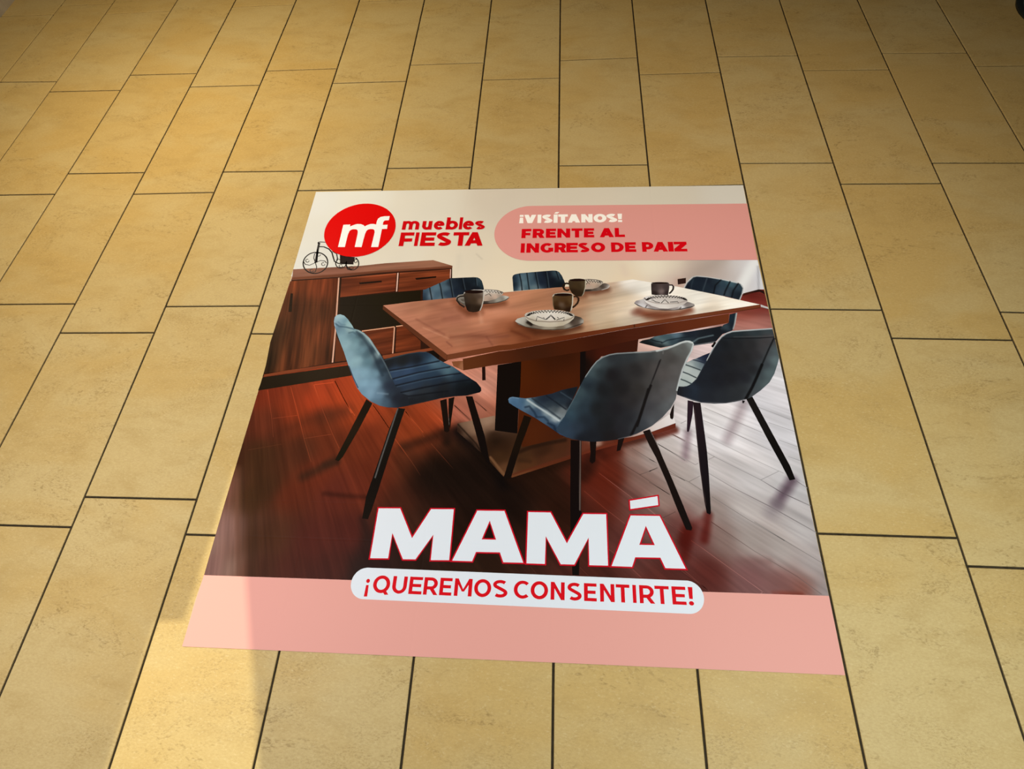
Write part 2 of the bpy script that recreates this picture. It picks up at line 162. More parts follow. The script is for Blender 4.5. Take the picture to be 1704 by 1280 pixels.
# ------------------------------------------------------------------ the poster: flat vinyl print, every printed shape a thin layer of ink
Z0, DZ = .0006, .00004
ROOT = None
def shepard(P, ctl):
    C = np.array([c[:2] for c in ctl]); R = lin(np.array([c[2:5] for c in ctl]))**(1/2.2)
    out = np.empty((len(P), 3))
    soft = 9.
    if len(C) > 2:
        D = ((C[:, None]-C[None])**2).sum(2)+np.eye(len(C))*1e9; soft = max(9., .5*float(np.median(D.min(1))))
    for i in range(0, len(P), 20000):
        d2 = ((P[i:i+20000, None, :]-C[None])**2).sum(2)+soft
        wt = d2**-2.2
        out[i:i+20000] = (wt@R)/wt.sum(1)[:, None]
    return out
def dist_poly(P, pl):
    d = np.full(len(P), 1e9)
    for a, b in zip(pl[:-1], pl[1:]):
        a = np.array(a); b = np.array(b); e = b-a; L = max(1e-9, e@e)
        t = np.clip(((P-a)@e)/L, 0, 1)
        d = np.minimum(d, np.hypot(*(P-a-t[:, None]*e).T))
    return d
RT = np.random.RandomState(3).rand(4096)
def n1(u):
    i = np.floor(u).astype(int); f = u-i; f = f*f*(3-2*f)
    return RT[i % 4096]*(1-f)+RT[(i+1) % 4096]*f
def n2(x, y):
    i = np.floor(x).astype(int); j = np.floor(y).astype(int); fx = x-i; fy = y-j; fx = fx*fx*(3-2*fx); fy = fy*fy*(3-2*fy)
    h = lambda a, b: RT[(a*57+b*131) % 4096]
    return (h(i, j)*(1-fx)+h(i+1, j)*fx)*(1-fy)+(h(i, j+1)*(1-fx)+h(i+1, j+1)*fx)*fy
def ink(P, d):
    """colours of the printed picture at the points P (mm), as linear reflectance"""
    if 'f' in d: return np.tile(lin(d['f']), (len(P), 1))
    c = shepard(P, d['c'])
    for pl, wd, sf, rgb, al in d.get('t', ()):
        A = np.array(pl); m = wd/2+sf
        s = np.where((P[:, 0] > A[:, 0].min()-m) & (P[:, 0] < A[:, 0].max()+m) & (P[:, 1] > A[:, 1].min()-m) & (P[:, 1] < A[:, 1].max()+m))[0]
        if not len(s): continue
        k = np.clip((wd/2+sf-dist_poly(P[s], pl))/max(sf*1.4, .2), 0, 1); k = k*k*(3-2*k)*al
        c[s] = c[s]*(1-k[:, None])+(lin(rgb)**(1/2.2))*k[:, None]
    if 'r' in d and d['r'] and d['r'][0]:
        (vx, vy), K, am = d['r']
        dx, dy = P[:, 0]-vx, P[:, 1]-vy; th = np.arctan2(dy, dx); rr = np.hypot(dx, dy)
        g = .45*n2(th*K*.16, rr/160)+.3*n2(th*K*.4+50, rr/90)+.25*n2(th*K, rr/60)
        c = c*(1+(g-.5)*4*am)[:, None]
    if 'm' in d:
        s, am = d['m']
        g = .6*n2(P[:, 0]/s+9, P[:, 1]/s+5)+.4*n2(P[:, 0]/s*2.3, P[:, 1]/s*2.3)
        c = c*(1+(g-.5)*2*am)[:, None]
    return np.clip(c, .003, .97)**2.2
def fill(polys, holes, step=0):
    """triangulate the union of outlines minus the holes, with interior points every `step` mm"""
    V = []; F = []
    for q in list(polys)+list(holes):
        if step:
            e = []
            for a, b in zip(q, list(q[1:])+[q[0]]):
                n = max(1, int(math.hypot(b[0]-a[0], b[1]-a[1])/(step*1.5)))
                e += [(a[0]+(b[0]-a[0])*i/n, a[1]+(b[1]-a[1])*i/n) for i in range(n)]
            q = e
        if sum(a[0]*b[1]-b[0]*a[1] for a, b in zip(q, list(q[1:])+[q[0]])) < 0: q = list(q)[::-1]
        F.append(list(range(len(V), len(V)+len(q)))); V += [tuple(p) for p in q]
    npoly = len(polys)
    if step:
        A = np.array(V); x0, y0 = A.min(0); x1, y1 = A.max(0)
        gx, gy = np.meshgrid(np.arange(x0+step*.4, x1, step), np.arange(y0+step*.4, y1, step))
        G = np.c_[gx.ravel(), gy.ravel()]
        ins = np.zeros(len(G), bool)
        for q in F:          # even-odd test per outline
            Q = A[q]; c = np.zeros(len(G), bool)
            for a, b in zip(Q, np.roll(Q, -1, 0)):
                if a[1] == b[1]: continue
                m = (a[1] > G[:, 1]) != (b[1] > G[:, 1])
                c ^= m & (G[:, 0] < (b[0]-a[0])*(G[:, 1]-a[1])/(b[1]-a[1])+a[0])
            ins |= c
        V += [tuple(p) for p in G[ins]]
    r = delaunay_2d_cdt([Vector(p) for p in V], [], F, 1, 1e-5)
    fs = [f for f, og in zip(r[2], r[5]) if og and min(og) < npoly and max(og) < npoly]
    return np.array([tuple(p) for p in r[0]]), fs
def put(d, P, faces, colour, parent):
    z = Z0+d['z']*DZ
    me = bpy.data.meshes.new(d['n'])
    v = np.c_[P/1000, np.full(len(P), z)]
    # keep faces looking up
    ff = []
    for f in faces:
        a, b, c = (P[i] for i in f[:3])
        ff.append(tuple(f) if (b[0]-a[0])*(c[1]-a[1])-(b[1]-a[1])*(c[0]-a[0]) > 0 else tuple(reversed(f)))
    me.from_pydata(v.tolist(), [], ff); me.update()
    at = me.attributes.new('ink', 'FLOAT_COLOR', 'POINT')
    at.data.foreach_set('color', np.c_[colour, np.ones(len(P))].astype(np.float32).ravel())
    o = new_obj(d['n'], me, M_PRINT, parent)
    if 'l' in d: o['label'] = d['l']
    if d['n'] == 'plank_joints': o['kind'] = 'stuff'
    return o

# ---- lettering
def arc(cx, cy, rx, ry, a0, a1, n=18):
    return [(cx+rx*math.cos(math.radians(a0+(a1-a0)*i/n)), cy+ry*math.sin(math.radians(a0+(a1-a0)*i/n))) for i in range(n+1)]
def band(cx, cy, rx, ry, s, b, a0, a1, n=18):
    return arc(cx, cy, rx, ry, a0, a1, n)+arc(cx, cy, rx-s, ry-b, a1, a0, n)
def rc(x0, y0, x1, y1): return [(x0, y0), (x1, y0), (x1, y1), (x0, y1)]
def thick(pts, w):
    """a stroke of varying direction as one outline; w = (horizontal, vertical) thickness"""
    L, R = [], []
    for i, p in enumerate(pts):
        a = pts[max(0, i-1)]; c = pts[min(len(pts)-1, i+1)]
        dx, dy = c[0]-a[0], c[1]-a[1]; m = math.hypot(dx, dy); nx, ny = -dy/m*w[0]/2, dx/m*w[1]/2
        L.append((p[0]+nx, p[1]+ny)); R.append((p[0]-nx, p[1]-ny))
    return L+R[::-1]
def glyph(ch, W, H, s, b):
    P, Hs = [], []
    if ch == 'I': P = [rc(0, 0, W, H)]
    elif ch in 'EF':
        P = [rc(0, 0, s, H), rc(0, H-b, W, H), rc(0, (H-b)/2, W*.92, (H+b)/2)]
        if ch == 'E': P.append(rc(0, 0, W, b))
        else: P[2] = rc(0, H*.5-b*.75, W*.92, H*.5+b*.25)
    elif ch == 'L': P = [rc(0, 0, s, H), rc(0, 0, W, b)]
    elif ch == 'T': P = [rc((W-s)/2, 0, (W+s)/2, H), rc(0, H-b, W, H)]
    elif ch == 'N': P = [rc(0, 0, s, H), rc(W-s, 0, W, H), [(0, H), (s*.95, H), (W, 0), (W-s*.95, 0)]]
    elif ch == 'M':
        P = [rc(0, 0, s, H), rc(W-s, 0, W, H), [(0, H), (s*.95, H), (W/2+s*.3, H*.26), (W/2-s*.3, H*.26)], [(W, H), (W-s*.95, H), (W/2-s*.3, H*.26), (W/2+s*.3, H*.26)]]
    elif ch == 'A':
        t = s*.56; P = [[(0, 0), (s*1.08, 0), (W/2+t, H), (W/2-t, H)], [(W, 0), (W-s*1.08, 0), (W/2-t, H), (W/2+t, H)], rc(W*.2, H*.17, W*.8, H*.17+b)]
    elif ch == 'V':
        t = s*.56; P = [[(0, H), (s*1.1, H), (W/2+t, 0), (W/2-t, 0)], [(W, H), (W-s*1.1, H), (W/2-t, 0), (W/2+t, 0)]]
    elif ch == 'Z': P = [rc(0, 0, W, b), rc(0, H-b, W, H), [(0, b), (0, b*.8), (s*1.5, b*.9), (W, H-b), (W-s*1.5, H-b*.9)]]
    elif ch in 'OQ':
        P = [arc(W/2, H/2, W/2, H/2*1.02, 0, 350, 35)]; Hs = [arc(W/2, H/2, W/2-s, H/2-b, 0, 350, 35)]
        if ch == 'Q': P.append([(W*.52, H*.2), (W*.72, H*.26), (W*.98, -H*.08), (W*.76, -H*.1)])
    elif ch == 'C': P = [band(W*.58, H/2, W*.58, H/2*1.02, s, b, 47, 313, 30)]
    elif ch == 'G': P = [band(W*.52, H/2, W*.52, H/2*1.02, s, b, 46, 330, 30), rc(W-s, H*.1, W, H*.52), rc(W*.62, H*.52-b*.8, W, H*.52)]
    elif ch == 'D':
        P = [rc(0, 0, s, H), [(0, 0)]+arc(W-H*.62*.9, H/2, H*.62*.9, H/2, -90, 90, 20)+[(0, H)]]
        Hs = [[(s, b)]+arc(W-H*.62*.9, H/2, H*.62*.9-s, H/2-b, -90, 90, 20)+[(s, H-b)]]
    elif ch in 'PR':
        lo = H*(.24 if ch == 'P' else .3); r = (H-lo)/2; rx = min(r*1.15, W*.5)
        We = W if ch == 'P' else W*.95
        P = [rc(0, 0, s, H), [(0, lo)]+arc(We-rx, lo+r, rx, r, -90, 90, 16)+[(0, H)]]
        Hs = [[(s, lo+b)]+arc(We-rx, lo+r, max(rx-s, .5), r-b, -90, 90, 16)+[(s, H-b)]]
        if ch == 'R': P.append([(W*.36, lo+b*.6), (W*.36+s*1.15, lo+b*.6), (W, 0), (W-s*1.15, 0)])
    elif ch in 'Ss':
        c = []
        hx, tx = W/2-s*.5, W/2
        for a in range(35, 250, 12): c.append((tx+hx*math.cos(math.radians(a)), H*.73+(H*.27-b/2)*math.sin(math.radians(a))))
        lo_ = []
        for a in range(75, -146, -12): lo_.append((tx+hx*math.cos(math.radians(a)), H*.27+(H*.27-b/2)*math.sin(math.radians(a))))
        P = [thick(c[:-2]+lo_[2:], (s, b))]
    elif ch == 'U': P = [rc(0, H*.4, s, H), rc(W-s, H*.4, W, H), band(W/2, H*.42, W/2, H*.42, s, b, 180, 360, 20)]
    elif ch in '!¡':
        P = [[(W*.12, H*.34), (W*.88, H*.34), (W, H), (0, H)], rc(W*.05, 0, W*.95, H*.24)]
        if b < H*.2: P[1] = arc(W/2, H*.1, W*.55, H*.12, 0, 345, 16)
        if ch == '¡':
            P = [[(x, H-y) for x, y in q] for q in P]
            if b < H*.2: P = [[(x, y-H*.24) for x, y in q] for q in P]
    elif ch == 'Í': P = [rc(0, 0, W, H), [(W*.1, H*1.1), (W*.95, H*1.1), (W*1.45, H*1.3), (W*.5, H*1.3)]]
    elif ch == 'm':
        h = (W-3*s)/2+2*s; P = [rc(0, 0, s, H)]
        for x in (0, (W-s)/2): P += [band(x+h/2, H*.55, h/2, H*.47, s, b, 0, 180, 16), rc(x+h-s, 0, x+h, H*.56)]
    elif ch == 'u': P = [rc(0, H*.4, s, H), rc(W-s, 0, W, H), band(W/2, H*.45, W/2, H*.47, s, b, 180, 360, 18)]
    elif ch == 'e': P = [band(W/2, H/2, W/2, H*.52, s, b, 0, 318, 30), rc(s*.5, H*.42, W-s*.2, H*.42+b*.8)]
    elif ch == 'b': P = [rc(0, 0, s, H*1.42), arc(W/2, H/2, W/2, H*.52, 0, 350, 35)]; Hs = [arc(W/2, H/2, W/2-s, H*.52-b, 0, 350, 35)]
    elif ch == 'l': P = [rc(0, 0, W, H*1.42)]
    return P, Hs
def text_mesh(d):
    V = []; F = []
    for ch, x, y, W, H in d['x']:
        P, Hs = glyph(ch, W, H, d['w'] if ch not in 's' else d['w'], d['b']*H)
        v, f = fill(P, Hs)
        F += [tuple(i+len(V) for i in q) for q in f]; V += [(p[0]+x, p[1]+y) for p in v]
    return np.array(V), F

SHEET = [(-731.1,722.4),(723.5,726.8),(719.9,405.8),(721.8,186.7),(723.2,-47.2),(722,-425.4),(722.3,-563),(721.5,-718.7),(-713.8,-730.5),(-716.8,-633.1),(-713.6,-575.3),(-716.7,-410),(-719.1,-28.4),(-727,370.8)]
sh = [(p[0]/1000, p[1]/1000) for p in SHEET]
NS = len(sh)
ROOT = new_obj('floor_poster', mesh('floor_poster', [(x, y, .00005) for x, y in sh]+[(x, y, Z0) for x, y in sh], [tuple(range(NS-1, -1, -1)), tuple(range(NS, 2*NS))]+[(i, (i+1) % NS, (i+1) % NS+NS, i+NS) for i in range(NS)]), M_PRINT)
me = ROOT.data
if sum((sh[i][0]*sh[(i+1) % NS][1]-sh[(i+1) % NS][0]*sh[i][1]) for i in range(NS)) < 0: me.flip_normals()
at = me.attributes.new('ink', 'FLOAT_COLOR', 'POINT'); at.data.foreach_set('color', np.tile([.5, .36, .26, 1], 2*NS).astype(np.float32))
ROOT.location = (ORIGIN[0], ORIGIN[1], 0)
ROOT['label'] = 'square floor poster with a printed dining table and blue chairs stuck on beige tiles'; ROOT['category'] = 'poster'

PARTS = [
{'n':'printed_wall','k':'printed_wall','p':'floor_poster','z':1,'o':[[(-731.1,722.4),(723.5,726.8),(722.5,639.5),(721.3,534.2),(720,410.5),(720.9,290.5),(704.8,290.5),(656,272.6),(478.7,217.4),(-172.6,117.1),(-290.4,202.9),(-726.5,342.3),(-727.6,417.4),(-728.5,495.6),(-729.7,605.1)]],'c':[(-718.7,705.9,213,218,223),(-567.8,703.2,218,221,220),(-350,656.3,216,215,209),(-44.3,679.8,208,202,193),(157.3,676.4,209,204,193),(453.9,685.3,209,206,196),(708.4,708.8,211,211,207),(-702.3,495.4,212,215,215),(-704.3,417.3,207,211,212),(-420.1,441.3,214,211,202),(-199.8,390.1,216,210,197),(-62.3,317.7,222,213,196),(64.9,377.1,219,212,194),(249,364.6,219,210,194),(319.6,317.6,223,209,188),(413.1,383.1,232,228,214),(467.5,387.7,222,216,203),(488,317.5,196,178,175),(536.7,363.8,176,163,158),(598.6,363.7,173,161,159),(649.3,387.1,197,195,199),(687.8,372.8,218,224,239),(650.9,322,183,176,178),(678,306.1,213,219,233),(723,340.3,209,218,239),(474.7,267.8,195,171,164),(514.3,317.5,182,164,163)],'t':[([(516.2,335.9),(612.8,406.2)],20.6,28.9,(164,153,149),0.5),([(710.7,396.3),(645.6,283.7)],18.2,18.2,(231,238,247),0.8),([(717.3,377.5),(705.3,290.5)],3.2,4,(157,161,174),0.7),([(479.6,322.1),(469.6,250.1)],12,20,(181,150,139),0.5),([(-140.7,432.2),(-121.5,411)],2.2,4.4,(192,185,173),0.6),([(-195.4,421.9),(-193.3,373.2)],8.8,17.5,(206,202,191),0.5),([(316.7,378.8),(323,348.8)],10.4,18.8,(215,200,188),0.6)],'g':4,'m':(129.6,0.013)},
{'n':'printed_wood_floor','k':'printed_wood_floor','p':'floor_poster','z':2,'o':[[(-713.6,-575.3),(-715.2,-493.2),(-716.7,-410),(-717.6,-271.5),(-718.2,-165.5),(-719.1,-28.4),(-720.2,28.1),(-174.3,134),(656,272.6),(704.8,290.5),(720.9,290.5),(721.8,186.7),(722.6,65.5),(723.2,-47.2),(722.8,-169),(722.4,-296.9),(722,-425.4),(722.1,-496),(722.3,-563)]],'c':[(-734.3,-81.5,93,33,17),(-684.5,-71,107,38,19),(-601.9,-50.2,119,44,21),(-523.6,-49,141,50,23),(-479.2,-96,152,55,24),(-435.6,-100.8,149,56,26),(-377.9,-140.3,136,52,25),(-412.9,-131.9,146,57,25),(-744.6,-166.1,74,33,21),(-659.4,-164.3,82,36,21),(-620.2,-117.4,120,44,21),(-553.1,-110.5,154,53,24),(-509.8,-152.1,81,35,18),(-570.8,-144.2,121,46,21),(-735,-254.7,58,30,18),(-647.7,-269.7,58,33,18),(-553.9,-250.2,67,33,19),(-459.8,-230.7,85,36,19),(-394.8,-229.1,97,39,20),(-368.5,-193.7,99,39,20),(-308.8,-156.9,125,51,24),(-243.2,-155.5,135,53,25),(-238.6,-190.8,126,53,25),(-202.4,-154.7,150,59,28),(-182.2,-189.5,101,40,22),(-740.1,-371.3,80,49,43),(-648,-384.3,61,35,18),(-609.3,-351.3,56,33,18),(-557.7,-365.8,83,34,18),(-432.6,-362,85,35,24),(-490.1,-315.5,90,36,20),(-350.8,-295.2,86,34,18),(-373.5,-344.4,88,35,21),(-258.9,-276.3,71,33,18),(-178.6,-290.5,35,19,11),(-99.8,-304.5,20,10,7),(-170.4,-223.7,52,27,16),(-138.7,-222.9,33,19,11),(-736.9,-494,106,85,80),(-703.3,-463.1,102,74,72),(-660.5,-491.2,105,77,75),(-633.2,-490.3,65,36,22),(-602.8,-489.2,56,33,18),(-572.6,-488.1,64,35,20),(-467.3,-484.4,74,31,23),(-379.3,-474,71,29,22),(-313.7,-507.5,37,20,17),(-703.9,-557.4,95,67,66),(-644.3,-555.1,108,86,81),(-614.7,-554,66,33,22),(-570.3,-552.3,58,30,18),(-511.4,-550,64,28,19),(-394.5,-545.5,62,27,20),(-336.5,-543.3,32,21,18),(-245.3,-371.9,60,28,17),(-208.9,-416.5,48,25,16),(-131.4,-443.5,33,17,10),(-60.6,-411.6,23,12,7),(10.4,-364,21,11,7),(20.8,-268.9,18,9,7),(83.2,-315.3,34,17,9),(81.5,-250.9,44,21,11),(143.6,-404.9,38,17,9),(-79.4,-533.4,38,22,13),(-192,-544.6,35,21,15),(203.1,-280.1,64,22,11),(232.2,-311,83,24,11),(234.2,-230.5,70,22,11),(255.7,-270.7,89,27,13),(277.2,-294,76,32,23),(301.3,-253.3,129,113,109),(310,-228.6,121,88,79),(354.1,-243.8,156,144,142),(320.7,-308.4,118,94,88),(260.2,-356.3,85,36,28),(303.7,-355,102,66,62),(375.8,-352.8,128,107,101),(230.3,-387.2,69,25,16),(386.5,-210.2,177,171,172),(465,-174.8,202,198,205),(540.4,-173.1,210,208,215),(646.3,-66.6,210,210,221),(689.6,-169.7,197,196,205),(720.5,8.1,216,218,229),(711.3,46,219,221,234),(514.2,-139.6,210,208,214),(497.2,-287.8,180,175,178),(596,-300.5,186,182,186),(695.7,-297.7,179,177,182),(486.7,-379,140,126,122),(437.5,-305.1,159,149,147),(570.8,-376.3,166,159,159),(701.2,-414.9,165,160,162),(698.4,-496.9,148,141,141),(574.1,-447.3,149,139,136),(637.1,-472.4,155,147,145),(505.8,-449.7,119,99,94),(452.4,-437.6,90,44,42),(412.2,-424.8,90,51,47),(470.6,-518.9,78,31,26),(561.9,-528.5,104,69,69),(625.5,-538.9,110,73,71),(674.7,-552.3,110,59,49),(710,-554.7,143,138,139),(361.9,-536.4,75,34,29),(226.8,-528.4,60,27,21),(310.9,-484.5,81,45,41),(342.2,-427.2,105,73,71),(284.6,-457.6,84,43,38),(-89.7,-42,193,137,121),(-116,-7.8,193,130,112),(-126.3,-98.8,169,104,85),(-90.5,-134.5,164,103,86),(-145,-126.5,164,96,79),(-64.9,-151.8,138,81,62),(372.8,93.4,197,166,160),(539.9,83.1,206,189,195),(457,72.3,197,176,179),(640.2,104.1,178,133,127),(695.4,94.6,173,134,130),(671.4,149,166,113,107),(705.2,155.4,160,106,100),(656.7,218.1,135,67,57),(686.8,250.7,117,45,41),(712.2,250.8,116,49,45),(680.6,266,81,22,17),(533.1,24.5,214,202,209)],'t':[([(609.1,-87.4),(578,-146.9),(551.9,-195)],11.3,19.4,(146,133,141),0.75),([(457.1,-175.2),(443.4,-243.8)],9.5,14.2,(117,98,108),0.75),([(693,-297.6),(669.6,-328.2),(645.9,-359.6)],13.1,17.5,(77,59,72),0.85),([(645.9,-359.6),(629.6,-379.3)],17.1,22.9,(126,117,123),0.6),([(483.5,-389.6),(474.3,-425),(467.7,-449)],11.3,12.7,(76,20,15),0.85),([(478.9,-395.2),(453.5,-412.3)],8.5,14.2,(92,38,35),0.5),([(433.9,-426.4),(420.6,-455.9)],16.8,19.6,(68,15,9),0.9),([(429.4,-437),(417.8,-487.6)],13.8,16.6,(71,15,9),0.8),([(-169.6,-189.4),(-163.8,-215.2)],14.9,14.9,(30,17,11),0.9),([(-178.3,-192.8),(-235.8,-216.9),(-278.6,-234)],14.9,19.9,(43,22,13),0.7),([(-136.9,-185.4),(-85.2,-229.2),(-37.5,-280.9),(-9.1,-322.2)],25.7,25.7,(11,7,7),0.9),([(-208.9,-309.9),(-152.5,-293.2),(-67.8,-263.3)],41.2,63.4,(20,11,7),0.8),([(-176.4,-338.9),(-91.7,-324.6)],55.8,77.5,(20,11,7),0.7),([(-448.6,-279.5),(-479.7,-289.7)],8.1,13,(46,25,17),0.8),([(-457.8,-276.8),(-489.1,-299.5),(-529.1,-322.2)],11.3,19.4,(49,28,17),0.8),([(-456.4,-131.8),(-546,-157.7),(-645.9,-213.7)],17.4,31.2,(64,31,19),0.5),([(-463.2,-365.3),(-409.5,-369.6),(-347.8,-372.1)],6.2,9.3,(53,21,13),0.7),([(-349.2,-428.1),(-331.4,-480.1)],11.8,17.7,(36,21,17),0.7),([(-683.5,-269.9),(-643.9,-376.9)],29.2,48.6,(51,32,16),0.5),([(205.6,-264.2),(193.9,-288.6),(185.4,-300.8)],21.7,21.7,(34,12,7),0.7),([(277.3,-231.7),(245.7,-244.8)],11,15.8,(49,16,8),0.7),([(367.9,-188.8),(423.7,-168.4)],14.5,11.3,(78,27,18),0.9),([(226.1,-229.8),(362.2,-188.9)],12.8,12.8,(54,17,9),0.8),([(10.6,-311.7),(157.3,-256.3)],18.7,18.7,(29,14,7),0.8),([(143.6,-348.8),(132.7,-377.7)],29.8,44.8,(30,14,7),0.5),([(268.6,-238.1),(260.8,-298.7),(245.2,-357.1)],33.6,24.5,(81,24,11),0.55),([(540.6,-496.3),(606.5,-493.8)],9.4,13.4,(108,77,75),0.5),([(605.9,-562.2),(664.8,-562.9)],6.4,7.7,(110,47,36),0.7),([(563.8,-559.8),(606.9,-555.9)],11.6,15.5,(99,69,68),0.5),([(-703.4,-337.8),(-627.5,-571.2)],6,9.1,(75,46,37),0.5),([(-655.7,-368.7),(-595.1,-569.9)],12,21,(51,32,17),0.5)],'g':2.6,'r':((-951.7,591),430,0.085)},  # lower left tones also hold the sunlit haze on the vinyl
{'n':'plank_joints','k':'plank_joints','p':'printed_wood_floor','z':3,'s':[([(418.2,-180.8),(477,-214.8)],1.9,0.66),([(495.1,-227.3),(515.7,-240.4),(619,-298.3),(664.1,-329.8),(723.5,-359.9)],2.2,0.66),([(379,-210.1),(466.4,-262.8)],1.9,0.66),([(496.8,-284.8),(551.6,-320.9),(631.9,-365.6),(723.7,-423)],2.5,0.66),([(353.7,-250.7),(372.5,-261.4)],1.9,0.66),([(400.9,-287.5),(445.5,-307.9),(474.3,-328.9)],1.8,0.66),([(497,-344.2),(574.9,-398),(649.1,-444.6)],1.7,0.66),([(349.7,-311.8),(399.1,-342.6)],1.8,0.66),([(506.2,-102.7),(589.5,-145.1),(641.8,-171)],1.9,0.66),([(499.2,-139.6),(563.6,-170.2),(655.9,-220.2)],1.9,0.66),([(505.3,-186.7),(585.7,-231.7),(665.7,-274.3),(675.6,-279.3)],1.4,0.66),([(642,-97.4),(718.1,-132.7)],2,0.66),([(663.1,-142.5),(723,-166.6)],1.9,0.66),([(680.1,-190.7),(721.3,-208.2)],1.9,0.66),([(694.7,-234.9),(723.1,-246.1)],1.8,0.66),([(701.5,-297.4),(724.4,-315.8)],1.8,0.66),([(351.5,-283.8),(373.1,-272.8)],1.8,0.66),([(446.9,-307.6),(474.3,-292.2)],1.8,0.66),([(466.4,-262.8),(473.7,-258.7)],1.8,0.66),([(499.6,-248.4),(515.7,-240.4)],1.9,0.66),([(619,-298.3),(665.7,-274.3)],1.8,0.66),([(440.9,-149.9),(456.1,-141.5)],2,0.66),([(662.6,-524.1),(707.3,-560.1)],1.8,0.66),([(487.8,-405.8),(577.3,-470.9),(662.6,-524.1)],2,0.66),([(587.7,-402.4),(657.7,-450),(723.3,-492.6)],1.6,0.66),([(437,-451.8),(464.2,-471.2),(510.8,-506.6),(588.5,-565)],1.5,1.75),([(408.1,-521.1),(436.8,-541.6),(467.8,-564.8)],1.5,1.75),([(574.6,-565.6),(583,-559.6),(588.9,-565)],1.4,1.75),([(-692.8,-69.6),(-658.9,-153.1),(-638.1,-213.5)],1.9,1.75),([(-628,-58.7),(-585.7,-144.8),(-550.8,-218),(-517.5,-281.5)],1.9,1.75),([(-562.5,-50.3),(-515.8,-136.4),(-476.9,-200.5),(-449.8,-241.6)],1.9,1.75),([(-504.9,-36.6),(-467.3,-93.6),(-434.6,-138.3)],2,1.75),([(-381.1,-111.3),(-326,-179.9)],1.9,1.75),([(-654.3,-158.2),(-586.7,-147.2)],1.4,1.75),([(-551.4,-215.4),(-479.8,-201.5)],1.4,1.75),([(-562.5,-50.7),(-506.9,-42.5)],2,1.75),([(-697.9,-252.6),(-609.4,-233.2)],1.2,1.75),([(-467.9,-93.4),(-426.1,-144.8)],1.9,1.75),([(-382,-109.4),(-324.7,-181.3)],1.9,1.75),([(-305.9,-209.5),(-252.1,-272.7),(-223.4,-310.3)],1.8,1.75),([(-290.6,-126.6),(-226.8,-204.4)],1.9,1.75),([(-238.1,-103.9),(-183.7,-158.3)],1.9,1.75),([(-206.5,-222),(-139.6,-291.3)],1.5,1.75),([(-156.7,-108.6),(-109.6,-153.4)],3.1,0.66),([(-99.4,-93.7),(-66.3,-123.9)],2.1,0.66),([(227.6,-291.3),(307.8,-354.4)],1.7,1.75),([(190.6,-339.3),(241.7,-383.2),(286,-417.5)],1.6,1.75),([(341.6,-377.2),(360.4,-394)],1.6,1.75),([(311.8,-222.1),(366.5,-257.5)],1.9,0.66),([(273.5,-256.9),(330.3,-294.3),(396.5,-342.5)],1.8,0.66),([(377.9,-208),(442.5,-252.5)],1.9,0.66),([(414.1,-180.4),(447.5,-200.1)],1.9,0.66),([(397.6,-279.1),(437.4,-306)],1.8,0.66),([(328.1,-293.2),(373.1,-274.7)],1.8,0.66),([(375.8,-400.9),(407.7,-384.2)],1.7,0.66),([(372,-399.1),(421.4,-435.2)],1.3,1.75),([(178.6,-522.4),(198.5,-541.2)],1.5,1.75),([(298.7,-522.5),(317.3,-540)],1.5,1.75),([(63.8,-524.4),(79,-541.1)],1.5,1.75),([(246,-478.9),(258.7,-488.1)],1.5,1.75),([(415.4,-520.3),(462.4,-561.6)],1.5,1.75),([(377,-403.8),(407.2,-425.6)],1.6,1.75),([(-385.8,-105.5),(-323.9,-181.7)],1.9,1.75),([(-290.1,-127.9),(-231.6,-190.6)],1.9,1.75),([(-238.7,-104.3),(-181.7,-162.6)],1.9,1.75),([(-156.7,-107.3),(-108.3,-150.9)],2.6,0.66),([(-105.4,-91.2),(-67.8,-123.5)],2.1,0.66),([(-506.8,-33.9),(-438.2,-136.9)],2,1.75)]},
{'n':'printed_baseboard','k':'printed_baseboard','p':'floor_poster','z':3,'o':[[(659.6,275.9),(705.1,290.5),(718.9,285.5),(720.1,271.9),(707.4,282.1),(688.6,278),(657,266.8)]],'c':[(664.9,274.8,60,26,19),(709.3,286,34,19,17)],'g':4.0},
{'n':'printed_chair_foot','k':'printed_chair_foot','p':'floor_poster','z':4,'o':[[(702.2,235.2),(721.7,226.1),(722,218.3),(701.2,226)]],'c':[(709.1,231.2,189,189,196)],'t':[([(701,224.7),(721.7,217)],3.1,1.9,(40,21,21),1)],'g':2.0},
{'n':'printed_wall_outlet','k':'printed_wall_outlet','p':'floor_poster','z':3,'o':[[(475.5,329.5),(500.9,334.4),(498.3,313.3),(474.9,308.8)]],'c':[(486.4,319.8,44,27,24)],'g':4.0},
{'n':'printed_sideboard','k':'printed_sideboard','p':'floor_poster','z':4,'l':'walnut brown printed sideboard with drawers and dark recess','o':[[(-722,334.9),(-442.6,363.3),(-312.8,373),(-212,372.6),(-208.5,334.2),(-220.7,317.8),(-190.2,34.7),(-262.9,-6),(-475.8,26.3),(-715.2,-24.9),(-719.1,-28.4),(-722.7,156)]],'c':[(-689,156.2,44,19,10),(-466.6,157.7,42,20,11),(-290.4,202.9,42,20,11),(-711.1,28.2,29,20,12)],'g':6.0},
